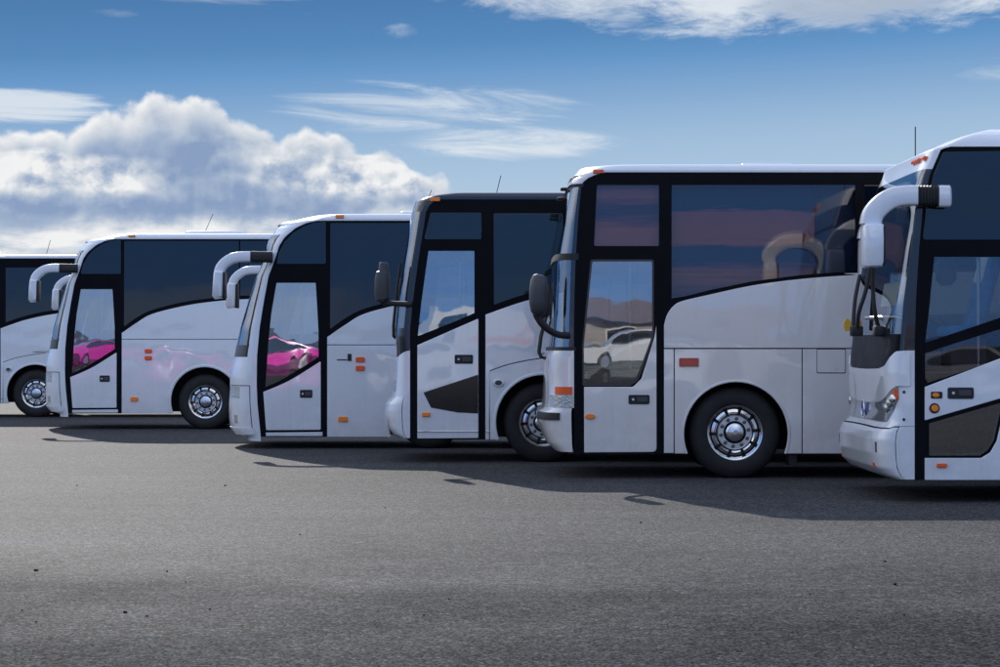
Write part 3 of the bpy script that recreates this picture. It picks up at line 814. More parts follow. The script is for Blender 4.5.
    c.lamp('door_marker', 585, 413.8, 595.2, 419, M['amber'], True, parent=d, y=-0.014)
    # glazing
    slab('side_window', up_pane, -0.006, -0.001, M['tint'], r)
    slab('side_window', main, -0.008, -0.001, M['tint'], r, tilt=-0.005)
    top = c.z(185)
    slab('side_window', c.P([(864, 185), (1000, 185), (1000, 264), (864, 270)]), -0.006, 0.0, M['pane'], r, bev=0.003)
    for a in (4.7, 6.5, 8.3, 10.1): slab('side_window', [(a, top), (a, 2.38), (a + 1.7, 2.4), (a + 1.7, top)], -0.006, 0.0, M['pane'], r, bev=0.003)
    # cladding
    up = c.wline[:1] + spline(c.wline[1:], 5)
    slab('side_panel', up + [(L, c.z(348))], -0.014, 0.0, c.white, r, bev=0.004)
    pl = c.z(349.2)
    slab('side_panel', c.P([(664, 349.2), (673.6, 349.2), (673.6, 453), (664, 453)]), -0.014, 0.0, c.white, r, bev=0.003)
    def arch(ax, az, ar):
        a0 = math.asin((skirt - az) / ar)
        return [(ax + ar * math.cos(math.pi - a0 - (math.pi - 2 * a0) * k / 36), az + ar * math.sin(math.pi - a0 - (math.pi - 2 * a0) * k / 36)) for k in range(37)]
    slab('side_panel', [(c.x(674.6), pl), (c.x(674.6), skirt)] + arch(wx, az_, ar_ + 0.01) + [(c.x(801.6), skirt), (c.x(801.6), pl)], -0.014, 0.0, c.white, r, bev=0.004)
    slab('side_panel', [(c.x(802.6), pl), (c.x(802.6), skirt), (6.0, skirt), (6.0, pl)], -0.014, 0.0, c.white, r, bev=0.004)
    slab('side_panel', [(6.01, pl), (6.01, skirt)] + arch(9.0, az_, ar_ + 0.01) + [(11.98, skirt), (11.98, pl)], -0.014, 0.0, c.white, r, bev=0.004)
    c.arch_lip(wx, az_, ar_ + 0.012, skirt, c.white, 0.03)
    slab('roof_rail', [(c.x(600), zr - 0.015), (L, zr - 0.015), (L, zr + 0.01), (c.x(600), zr + 0.01)], -0.008, 0.0, M['roofwhite'], r, bev=0.002)
    slab('flap_gap', rnd(c.P([(816.4, 349.0), (845.6, 349.0), (845.6, 373.3), (816.4, 373.3)]), 0.018), -0.0155, -0.0135, M['rubber'], r)
    fl = slab('service_flap', rnd(c.P([(817, 349.6), (845, 349.6), (845, 372.6), (817, 372.6)]), 0.015), -0.019, -0.013, c.white, r, bev=0.003)
    slab('flap_latch', [(c.x(836) + 0.012 * math.cos(k * .5), c.z(369) + 0.012 * math.sin(k * .5)) for k in range(12)], -0.026, -0.018, M['steel'], fl)
    c.lamp('reflector', 679, 358, 698.5, 366.6, M['red'])
    c.lamp('marker_light', 593, 169.6, 603.8, 173.4, M['orange'], y=0.03, th=0.05)
    for x_ in (wx, 9.0):
        c.wheel(x_, wz, wr, nuts=x_ == wx); c.wheel(x_, wz, wr, True)
    slab('mud_flap', c.P([(789, 449), (798, 449), (797, 466), (790, 466)]), 0.05, 0.4, M['rubber'], r)
    bm = bmesh.new(); box_bm(bm, c.x(750), c.x(805), 0.9, 1.6, H - 0.03, H + 0.085, 0.04, 3)
    from_bm('roof_hatch', bm, M['roofwhite'], r, auto=40)
    # mirrors: dark pods on curved lower arms
    def pod(y, dx, k=1):
        T = lambda p, yy=0: (c.x(p[0]) + dx, y + yy * k, c.z(p[1]))
        a = tube('mirror_arm', [T(p[:2], p[2]) for p in spline([(535, 311, 0), (537.5, 318, 0.0), (543, 325.5, 0.02), (551, 331.5, 0.06), (560, 335, 0.1), (569, 335.6, 0.16)], 3)], 0.037, 0.037, M['rubber'], r, 12, 2.4)
        tube('mirror_head', [T((539.6, 275.2)), T((539.2, 276.5)), T((538.6, 281)), T((538, 290)), T((538, 303)), T((538.6, 311)), T((539.2, 314.6)), T((539.6, 316))], [0.04, 0.07, 0.09, 0.098, 0.098, 0.088, 0.06, 0.03], [0.06, 0.10, 0.13, 0.14, 0.14, 0.13, 0.1, 0.05], M['greyplastic'], a, 20, 2.8)
    pod(-0.16, 0); pod(W + 0.16, 0.1, -1)
    T = lambda px, py, y: (c.x(px), y, c.z(py))
    for y, q in ((0.9, 0), (1.6, 0.08)):
        c.wiper([T(548 - q, 316, y), T(543, 336, y), T(541, 352, y), T(543, 357, y), T(548, 359, y)], 0.016)
    # three roof lamps seen in profile above the screen
    for k, (px, py) in enumerate(((567.5, 183), (565, 190))):
        bm = bmesh.new(); box_bm(bm, c.x(px) - 0.05, c.x(px) + 0.06, 0.9 + k * 0.5, 1.05 + k * 0.5, c.z(py) - 0.015, c.z(py) + 0.02, 0.012, 2)
        from_bm('roof_lamp', bm, M['rubber'], r, auto=40)
    return c

# ================================================================== coach D (rightmost, nose in view)
def coach_d():
    c = Coach('coach', 'nearest white coach, cropped by the right edge, nose and wipers in view', 914.6, 109.0)
    c.white = M['white']; r = c.root; c.rr = 0.50
    zr, H = c.z(146.5), 3.47
    c.nose([(914.6, 482), (914.6, 350), (916, 300), (919, 250), (923, 205), (930, 174), (941, 149), (952, 146.2), (985, 134), (1020, 120)],
           [(1040, 128.5), (1000, 132), (967, 138.5), (941, 145.6), (915, 153.5), (895, 163.5), (882, 175), (876, 190), (872, 205), (866, 240), (860, 280), (855.5, 310), (852, 345), (850.6, 356), (850, 372), (851, 392), (851.5, 405), (850, 417), (847, 419.5), (842, 424), (839.6, 432), (840, 446), (842.4, 458), (849, 465), (861, 471.5), (880, 476.5), (900, 480)],
           6.0, zr, H, 1.9)
    skirt = c.z(480)
    c.wline = [(1.1, 1.42), (1.6, 1.9), (2.6, 2.15), (4, 2.22), (12, 2.25)]
    up_g = c.P([(934, 257), (1021, 257), (1022, 310.5), (925, 343.5), (929.5, 306)])
    mid_g = c.P([(925, 352.5), (1022, 321), (1022, 352.8), (925, 383.5)])
    low_g = rnd(c.P([(929, 423.4), (1002, 402.4), (993.5, 440), (987, 450.5), (979, 455.5), (929, 455.5)]), [0.01, 0.02, 0.05, 0.05, 0.05, 0.01])
    fh = [(0.15, 1.5), (1.7, 1.5), (1.7, 3.1), (0.3, 3.1)]
    c.shell(M['roofwhite'], [up_g, mid_g, low_g], [(2.9, 0.5, 0.6, 0), (9.2, 0.5, 0.6, 0)], skirt, fh)
    c.cabin('dash', bulk=1.9)
    zt = lambda t: c.z(168) if True else 0
    tg = 9
    # windscreen lower edge dips in the middle (a curved black apron)
    def prof(*st): return lambda t: interp([(a, c.z(b)) for a, b in st], min(t, 180 - t))
    zlo = prof((0, 350.5), (14, 351.5), (28, 358), (42, 366), (60, 369), (90, 370))
    zpan = prof((0, 386), (12, 386), (25, 390), (40, 396.5), (55, 401.5), (75, 404), (90, 404.5))
    zlamp = prof((0, 398), (12, 398), (22, 410), (38, 421.5), (60, 423), (90, 423))
    zbt = lambda t: interp([(0, c.z(426.2)), (12, c.z(426.2)), (18, c.z(428)), (60, c.z(428)), (90, c.z(427.5))], min(t, 180 - t))
    ztop = c.z(169)
    c.patch('nose_cap', 0, 180, ztop, zr, c.white, nz=14, nt=70)
    c.patch('screen_pillar', 0, tg, zlo, ztop, M['blackgloss'], nz=30, nt=6)
    c.patch('screen_pillar', 180 - tg, 180, zlo, ztop, M['blackgloss'], nz=30, nt=6)
    ws = c.patch('windscreen', tg, 180 - tg, c.z(334), ztop, M['screen'], nz=30, nt=60)
    c.patch('lower_band', tg, 180 - tg, zlo, c.z(334), M['black'], nz=8, nt=60)
    c.patch('screen_bar', tg, 180 - tg, c.z(197), c.z(194.5), M['rubber'], ws, nz=2, nt=60, off=0.006)
    c.patch('nose_panel', 1.2, 178.8, zpan, zlo, c.white, nz=12, nt=80, off=0.016, thick=0.03)
    for a, b in ((0, 1.3), (178.7, 180)): c.patch('nose_panel', a, b, zpan, zlo, c.white, nz=12, nt=2)
    c.patch('lamp_surround', 0, 180, zbt, lambda t: zpan(t) + 0.02, c.white, nz=12, nt=80)
    lb = c.patch('lamp_band', 13, 167, zlamp, lambda t: zpan(t) - 0.004, M['lampgrey'], nz=8, nt=60, off=0.012, thick=0.05)
    for a, b in ((14.5, 18.0), (162, 165.5)):
        c.patch('indicator', a, b, lambda t: zlamp(t) + 0.018, lambda t: zpan(t) - 0.022, M['orange'], nz=4, nt=6, off=0.022, thick=0.03)
    for t, fz, rad in ((21.5, 0.50, 0.046), (28.5, 0.50, 0.058), (36.0, 0.48, 0.058), (146.0, 0.5, 0.050)):
        zc = zlamp(t) * (1 - fz) + zpan(t) * fz
        p = c.S(R(t), zc, 0.012); q = c.S(R(t), zc, 0.05); nrm = (q - p).normalized()
        rot = nrm.to_track_quat('Z', 'Y').to_matrix().to_4x4()
        hl = None
        for nm, rr_, dep, mt in (('headlight', rad, 0.030, M['chrome']), ('lens', rad * 0.80, 0.040, M['lens'])):
            bm = bmesh.new(); bmesh.ops.create_uvsphere(bm, u_segments=24, v_segments=12, radius=1.0)
            for v in bm.verts: v.co = Vector((v.co.x * rr_, v.co.y * rr_, v.co.z * dep * (0.5 if t > 90 else 1)))
            bmesh.ops.transform(bm, matrix=Matrix.Translation(p) @ rot, verts=bm.verts[:])
            o_ = from_bm(nm, bm, mt, hl or r, smooth=True)
            hl = hl or o_
    # oval emblem in the middle of the lamp band
    bm = bmesh.new(); ec = c.S(math.pi / 2, c.z(413), 0.02)
    vs = [bm.verts.new((ec.x, ec.y + 0.055 * math.cos(2 * math.pi * k / 20), ec.z + 0.062 * math.sin(2 * math.pi * k / 20))) for k in range(20)]
    f = bm.faces.new(vs); rr = bmesh.ops.extrude_face_region(bm, geom=[f])
    for v in rr['geom']:
        if isinstance(v, bmesh.types.BMVert): v.co.x -= 0.014
    em = from_bm('emblem', bm, M['emblem'], lb)
    bm = bmesh.new()
    sweep(bm, [(ec.x - 0.017, ec.y + 0.075 * math.cos(a), ec.z + 0.084 * math.sin(a)) for a in [2 * math.pi * k / 24 for k in range(25)]], 0.008, 0.008, 6, 2)
    from_bm('emblem_ring', bm, M['chrome'], em)
    c.patch('bumper', 5.2, 174.8, c.z(479.5), lambda t: zbt(t) - 0.012, c.white, nz=30, nt=80)
    for a, b in ((0, 4.6), (175.4, 180)): c.patch('bumper_corner', a, b, c.z(479.5), lambda t: zbt(t) - 0.004, c.white, nz=16, nt=5)
    for a, b in ((36, 39), (141, 144)): c.patch('fog_slot', a, b, c.z(453), c.z(442.5), M['greyplastic'], nz=4, nt=4, off=0.006, thick=0.02)
    for a, b in ((47, 52), (128, 133)): c.patch('reflector', a, b, c.z(468), c.z(464), M['orange'], nz=2, nt=4, off=0.008, thick=0.02)
    for k, t in enumerate((30, 52, 60, 68)):
        p = c.S(R(t), c.z(157.5), 0.0)
        bm = bmesh.new(); box_bm(bm, p.x - 0.03, p.x + 0.08, p.y - 0.05, p.y + 0.05, p.z - 0.015, p.z + 0.022, 0.012, 2)
        from_bm('marker_light', bm, M['orange'], r, auto=40)
    for zz in (392, 419.5):
        p = c.S(R(3), c.z(zz), 0.0)
        bm = bmesh.new(); bmesh.ops.create_uvsphere(bm, u_segments=10, v_segments=6, radius=0.014, matrix=Matrix.Translation(p))
        from_bm('screw_cap', bm, M['rubber'], r, smooth=True)
    # passenger seat and step rails seen through the door
    ps = box('passenger_seat', 0.36, 0.80, 0.34, 0.84, 1.52, 1.63, M['seatcyan'], r, 0.05, 3)
    bm = bmesh.new(); box_bm(bm, -0.06, 0.07, 0.34, 0.84, 0.0, 0.72, 0.05, 3)
    for v in bm.verts: v.co.x += 0.66 + v.co.z * 0.25; v.co.z += 1.60
    from_bm('backrest', bm, M['seatcyan'], ps, auto=40)
    bm = bmesh.new(); box_bm(bm, -0.08, 0.09, 0.40, 0.78, 0.42, 0.76, 0.05, 3)
    for v in bm.verts: v.co.x += 0.66 + v.co.z * 0.25; v.co.z += 1.60
    from_bm('headrest_cover', bm, M['paper'], ps, auto=40)
    box('seat_base', 0.42, 0.74, 0.40, 0.78, 1.2, 1.52, M['dash'], ps)
    tube('interior_mirror', [(c.x(957), 0.5, c.z(257)), (c.x(957), 0.5, c.z(262)), (c.x(957), 0.5, c.z(278)), (c.x(957), 0.5, c.z(284))], [0.06, 0.10, 0.10, 0.05], [0.04, 0.06, 0.06, 0.03], M['rubber'], r, 14, 3)
    tube('step_rail', [(c.x(957), 0.12, c.z(424)), (c.x(967), 0.12, c.z(453))], 0.014, 0.014, M['steel'], r, 8)
    # door
    d = slab('door', rnd(c.P([(924.6, 387), (1000, 358.4), (1029, 347.5), (1029, 389.6), (1000, 398.4), (924.6, 420.4)]), 0.008), -0.016, 0.0, c.white, r, bev=0.004)
    slab('lower_door_panel', rnd(c.P([(924.6, 458), (981, 458), (990, 452.5), (996.5, 441), (1005.5, 402), (1029, 395), (1029, 480), (924.6, 480)]), [0.008, 0.03, 0.03, 0.03, 0.01, 0.01, 0.02, 0.01]), -0.016, 0.0, c.white, d, bev=0.004)
    slab('door_glass', up_g, -0.008, -0.003, M['darkglass'], d, tilt=0.003)
    slab('door_glass', mid_g, -0.008, -0.003, M['tint'], d)
    slab('door_glass', low_g, -0.008, -0.003, M['brightglass'], d)
    slab('door_rail', c.P([(924.5, 343), (1024, 309.5), (1024, 321.5), (924.5, 353)]), -0.014, 0.0, M['black'], d, bev=0.004)
    c.handle(947.2, 387.4, 973.4, 398.8, -0.016, d)
    c.lamp('side_lamp', 930.5, 391.6, 942, 398.4, M['rubber'], parent=d, y=-0.016, th=0.01)
    c.lamp('lens', 931.6, 392.8, 938.6, 397.4, M['amber'], True, parent=d, y=-0.024, th=0.02)
    c.lamp('side_lamp', 928.9, 403, 939.3, 413.4, M['rubber'], True, parent=d, y=-0.016, th=0.01)
    c.lamp('lens', 930.6, 404.8, 937.6, 411.6, M['amber'], True, parent=d, y=-0.024, th=0.02)
    c.lamp('side_marker', 936.2, 463.2, 946.4, 467.4, M['orange'], parent=d, y=-0.014)
    # glazing
    slab('side_window', rnd(c.P([(943, 152), (1031, 150.5), (1031, 240), (923, 240), (926.5, 205), (933.5, 175)]), 0.02), -0.006, 0.0, M['pane'], r, bev=0.003)
    top = zr - 0.05
    lo = [(1.16, 1.6), (1.7, 2.05), (2.6, 2.24)]
    slab('side_window', [(1.1, top)] + lo + [(2.6, top)], -0.006, 0.0, M['pane'], r, bev=0.003)
    for a in (2.64, 4.6, 6.6, 8.6): slab('side_window', [(a, top), (a, 2.30), (a + 1.94, 2.33), (a + 1.94, top)], -0.006, 0.0, M['pane'], r, bev=0.003)
    up = spline(c.wline, 4)
    def arch(ax, az, ar):
        a0 = math.asin((skirt - az) / ar)
        return [(ax + ar * math.cos(math.pi - a0 - (math.pi - 2 * a0) * k / 32), az + ar * math.sin(math.pi - a0 - (math.pi - 2 * a0) * k / 32)) for k in range(33)]
    slab('side_panel', [(1.1, skirt)] + up + [(L, skirt)] + arch(9.2, 0.5, 0.61)[::-1] + arch(2.9, 0.5, 0.61)[::-1], -0.014, 0.0, c.white, r, bev=0.004)
    for x_ in (2.9, 9.2):
        c.wheel(x_, 0.5, 0.5); c.wheel(x_, 0.5, 0.5, True)
    tube('antenna', [(0.29, 1.5, 3.15), (0.29, 1.5, 3.60)], 0.006, 0.006, M['rubber'], r, 6)
    # mirrors
    def arm(y, dx, k=1):
        T = lambda p: (c.x(p[0]) + dx, y, c.z(p[1]))
        P = [T(p) for p in spline([(914, 196.6), (902, 196.8), (890, 199), (879, 205.6), (870.5, 215.5), (868, 226)], 5)]
        a = tube('mirror_arm', P, [0.093] * 8 + [0.095] * (len(P) - 8), 0.085, c.white, r, 24, 6.5)
        bm = bmesh.new()
        xs = [914 + 21 * i / 14 for i in range(15)]
        sweep(bm, [T((px, 197.2)) for px in xs], [0.088 + 0.012 * (i % 2) for i in range(15)], [0.074 + 0.010 * (i % 2) for i in range(15)], 16, 4)
        from_bm('arm_bellows', bm, M['rubber'], a, auto=30)
        b = tube('arm_mount', [T((935, 197.4)), T((937, 197.4)), T((945.6, 197.6)), T((947.4, 197.6))], [0.10, 0.102, 0.102, 0.085], [0.084, 0.086, 0.086, 0.07], c.white, a, 16, 6)
        tube('mirror_head', [T((870.2, 225.2)), T((870.2, 227)), T((870.0, 240)), T((869.8, 262)), T((869.9, 266.5)), T((870, 268))], [0.085, 0.095, 0.097, 0.097, 0.09, 0.07], [0.12, 0.135, 0.14, 0.14, 0.13, 0.1], c.white, a, 18, 5)
        bm = bmesh.new(); p, q = T((877.6, 227)), T((881.4, 267))
        box_bm(bm, p[0], q[0], y - 0.12, y + 0.12, q[2], p[2], 0.012, 2)
        from_bm('mirror_back', bm, M['rubber'], a, auto=40)
    arm(-0.12, 0); arm(W + 0.10, 0.42)
    # wipers hang from the top on dark arms; yellow disc beyond them
    def Q(px, py, y):  # point at depth y of the nose that projects to this pixel
        k = (c.Z + y) / F
        return ((px - 500) * k - c.X, y, CAMH + (YH - py) * k)
    for (pts) in ([(871, 262, .7), (866, 290, .72), (859, 312, .75), (857, 330, .8)], [(873, 262, .45), (873, 290, .5), (875, 312, .5), (879, 329, .55)],
                  [(860, 275, 1.9), (855, 300, 1.8), (853, 328, 1.7)]):
        w = c.wiper([Q(*p) for p in spline(pts, 4)], 0.020)
    for px, y in ((857, 0.85), (880, 0.55)):
        p = Q(px, 329, y)
        bm = bmesh.new(); box_bm(bm, p[0] - 0.06, p[0] + 0.05, y - 0.07, y + 0.07, p[2] - 0.07, p[2] + 0.03, 0.015, 2)
        from_bm('wiper_bracket', bm, M['rubber'], r, auto=40)
    p0, p1 = Q(866, 318, 1.0), Q(903, 318, 0.32)
    tube('screen_rail', [p0, ((p0[0] + p1[0]) / 2 - .02, (p0[1] + p1[1]) / 2, p0[2]), p1], 0.018, 0.018, M['steel'], r, 10)
    p = Q(847.6, 325, 2.3)
    bm = bmesh.new()
    vs = [bm.verts.new((p[0] + 0.036 * math.cos(2 * math.pi * k / 24), p[1], p[2] + 0.064 * math.sin(2 * math.pi * k / 24))) for k in range(24)]
    f = bm.faces.new(vs); rr = bmesh.ops.extrude_face_region(bm, geom=[f])
    for v in rr['geom']:
        if isinstance(v, bmesh.types.BMVert): v.co.y += 0.05
    from_bm('yellow_disc', bm, M['yellow'], r)
    # paper sheet propped behind the windscreen glass
    za, zb = 1.815, 2.035
    def glass_pt(yy, z):
        best = min((c.S(R(180 * k / 400), z) for k in range(1, 200)), key=lambda p: abs(p.y - yy))
        return Vector((best.x + 0.03, best.y, z))
    a0, a1, a2, a3 = glass_pt(0.20, za), glass_pt(0.95, za), glass_pt(0.95, zb), glass_pt(0.20, zb)
    pr = thing('paper_sheet', 'blank white paper sheet behind the windscreen of the nearest coach', 'paper', (c.X + a0.x, c.Z + a0.y, za))
    bm = bmesh.new()
    f = bm.faces.new([bm.verts.new(p - a0) for p in (a0, a1, a2, a3)])
    rr = bmesh.ops.extrude_face_region(bm, geom=[f])
    for v in rr['geom']:
        if isinstance(v, bmesh.types.BMVert): v.co.x += 0.003
    from_bm('sheet', bm, M['paper'], pr)
    return c

A = coach_a(); B = coach_b(); C_ = coach_c(); D = coach_d()
# second coach: copy of A standing on its wheels further back; A itself kneels on its suspension
b2 = dup(A.root); s2 = 57.0
b2.location = ((68 - 500) / s2, F / s2, 0)
b2['label'] = 'white coach with swept windows, its whole front wheel in view'
for ch in A.root.children:
    if ch.name.split('.')[0] == 'wheel': ch.location.z += 0.113
# small latch and slot that only the nearer of the two carries
slab('flap_latch', A.rect(347.6, 353.8, 351.6, 361), -0.020, -0.013, M['rubber'], A.root, bev=0.002)
slab('flap_slot', A.rect(337, 359.2, 347.2, 360.4), -0.018, -0.013, M['rubber'], A.root)
b1 = coach_b(True)
b1.root.location = ((-44.7 - 500) / 48.4, F / 48.4, 0)
b1.root['label'] = 'farthest white coach at the left edge, nose cropped off'

# ------------------------------------------------------------------ cars behind the viewer, mirrored in the door glass
def car(name, label, loc, body, cat='car', rz=0.0):
    root = thing(name, label, cat, loc, 'cars mirrored in the coach doors')
    root.rotation_euler = (0, 0, rz)
    prof = spline([(-2.1, 0.35), (-2.15, 0.62), (-2.0, 0.78), (-1.2, 0.92), (-0.55, 1.30), (0.1, 1.45), (0.9, 1.42), (1.6, 1.12), (1.95, 1.0), (2.1, 0.8), (2.12, 0.45), (2.05, 0.32)], 5)
    arch = []
    for cx in (1.3, -1.3):
        arch += [(cx + 0.36 * math.cos(math.pi * k / 14), 0.32 + 0.36 * math.sin(math.pi * k / 14)) for k in range(15)]
    bm = bmesh.new(); me = slab_mesh('t', prof + arch, [], -0.85, 0.85, 0.0)
    bm.from_mesh(me); bpy.data.meshes.remove(me)
    for v in bm.verts:
        if v.co.z > 0.95: v.co.y *= 1 - 0.28 * (v.co.z - 0.95) / 0.5
    from_bm('body', bm, body, root, auto=30)
    for sg in (-1, 1):
        win = rnd([(-1.05, 0.97), (-0.48, 1.30), (0.1, 1.38), (0.85, 1.35), (1.4, 1.10), (1.3, 0.98)], 0.05)
        me = slab_mesh('window', win, [], -0.006, 0.006)
        o = link('window', me, M['pane'], root)
        for v in me.vertices: v.co.y += sg * (0.862 - 0.85 * 0.28 * (v.co.z - 0.95) / 0.5)
        for cx in (1.3, -1.3):
            w = lathe('wheel', [(0.0, -0.01), (0.19, 0.0), (0.2, 0.02), (0.21, -0.01), (0.31, 0.0), (0.32, 0.05), (0.32, 0.2), (0.0, 0.2)], M['tyre'], root, 24, (cx, 0.83 * sg, 0.32), sgn=-sg)
            lathe('rim', [(0.0, -0.014), (0.18, -0.006), (0.19, 0.01)], M['steel'], w, 20, (cx, 0.83 * sg, 0.32), sgn=-sg)
    return root
M['pink'] = principled('pink_car_paint', (0.80, 0.035, 0.42), 0.25, coat=1.0)
M['carwhite'] = principled('white_car_paint', (0.78, 0.78, 0.78), 0.25, coat=1.0)
M['cargrey'] = principled('grey_car_paint', (0.25, 0.26, 0.28), 0.25, coat=1.0)
DB = 24.0
car('parked_car', 'pink car mirrored in the door glass of the third coach', (-8.9, -DB, 0), M['pink'])
car('parked_car', 'pink car mirrored in the door glass of the second coach', (-18.6, -DB - 2, 0), M['pink'], rz=R(152))
car('parked_car', 'pink car mirrored in the white side of the second coach, right of its door', (-13.6, -DB + 1, 0), M['pink'], rz=R(188))
car('parked_car', 'white car mirrored in the off-white coach door', (4.6, -DB - 3, 0), M['carwhite'], rz=R(-8))
car('parked_car', 'grey car mirrored beside the white car in the off-white coach door', (1.0, -DB - 6, 0), M['cargrey'], rz=R(14))
car('parked_car', 'white car mirrored in the black roofed coach door', (-2.6, -DB, 0), M['carwhite'], rz=R(20))
car('parked_car', 'grey car mirrored low in the nearest coach door', (13.5, -DB - 1, 0), M['cargrey'])
def van(name, label, loc, body, rz=0.0):
    root = thing(name, label, 'van', loc, 'cars mirrored in the coach doors'); root.rotation_euler = (0, 0, rz)
    prof = rnd([(-2.7, 0.4), (-2.75, 1.05), (-2.1, 1.35), (-1.35, 2.35), (2.6, 2.55), (2.75, 0.4)], [0.1, 0.2, 0.3, 0.3, 0.2, 0.1])
    arch = []
    for cx in (1.7, -1.7):
        arch += [(cx + 0.42 * math.cos(math.pi * k / 14), 0.4 + 0.42 * math.sin(math.pi * k / 14)) for k in range(15)]
    link('body', slab_mesh('van_body', prof + arch, [], -1.0, 1.0, 0.04), body, root)
    for sg in (-1, 1):
        link('window', slab_mesh('van_window', rnd([(-1.75, 1.38), (-1.25, 2.15), (-0.3, 2.2), (-0.3, 1.38)], 0.06), [], sg * 1.008, sg * 0.99), M['pane'], root)
        link('stripe', slab_mesh('van_stripe', [(-0.1, 1.25), (2.6, 1.6), (2.6, 1.95), (0.3, 1.6)], [], sg * 1.006, sg * 0.99), M['orange'], root)
        for cx in (1.7, -1.7):
            w = lathe('wheel', [(0.0, -0.01), (0.22, 0.0), (0.24, 0.02), (0.25, -0.01), (0.36, 0.0), (0.38, 0.05), (0.38, 0.2), (0.0, 0.2)], M['tyre'], root, 24, (cx, 0.98 * sg, 0.38), sgn=-sg)
            lathe('rim', [(0.0, -0.014), (0.21, -0.006), (0.22, 0.01)], M['steel'], w, 20, (cx, 0.98 * sg, 0.38), sgn=-sg)
    return root
van('delivery_van', 'white van with an orange stripe mirrored in the black roofed coach door', (-1.2, -DB - 9, 0), M['carwhite'], R(-10))
sh = thing('shed', 'low shed with a brown roof mirrored in the off-white coach door', 'building', (9.5, -47, 0))
M['wallpale'] = principled('pale_render_wall', (0.42, 0.38, 0.36), 0.85, var=0.1)
M['roofbrown'] = principled('brown_roof_sheet', (0.20, 0.11, 0.07), 0.7, var=0.15)
box('wall', -6.0, 6.0, -4.0, 3.0, 0, 1.95, M['wallpale'], sh)
bm = bmesh.new()
pts = [(-6.4, 3.5, 1.9), (6.4, 3.5, 1.9), (6.4, -0.5, 2.7), (-6.4, -0.5, 2.7), (-6.4, -4.5, 1.9), (6.4, -4.5, 1.9)]
v = [bm.verts.new(p) for p in pts]
for f in ((0, 1, 2, 3), (3, 2, 5, 4), (0, 3, 4), (1, 5, 2), (0, 4, 5, 1)): bm.faces.new([v[q] for q in f])
from_bm('roof', bm, M['roofbrown'], sh)
for wx_ in (-4.6, -2.2, 2.0, 4.4):
    fr = box('window', wx_ - 0.7, wx_ + 0.7, 2.98, 3.04, 0.8, 1.6, M['carwhite'], sh)
    box('pane', wx_ - 0.6, wx_ + 0.6, 3.03, 3.05, 0.9, 1.5, M['pane'], fr)
box('door', -0.6, 0.6, 2.98, 3.05, 0.0, 1.8, M['roofbrown'], sh)

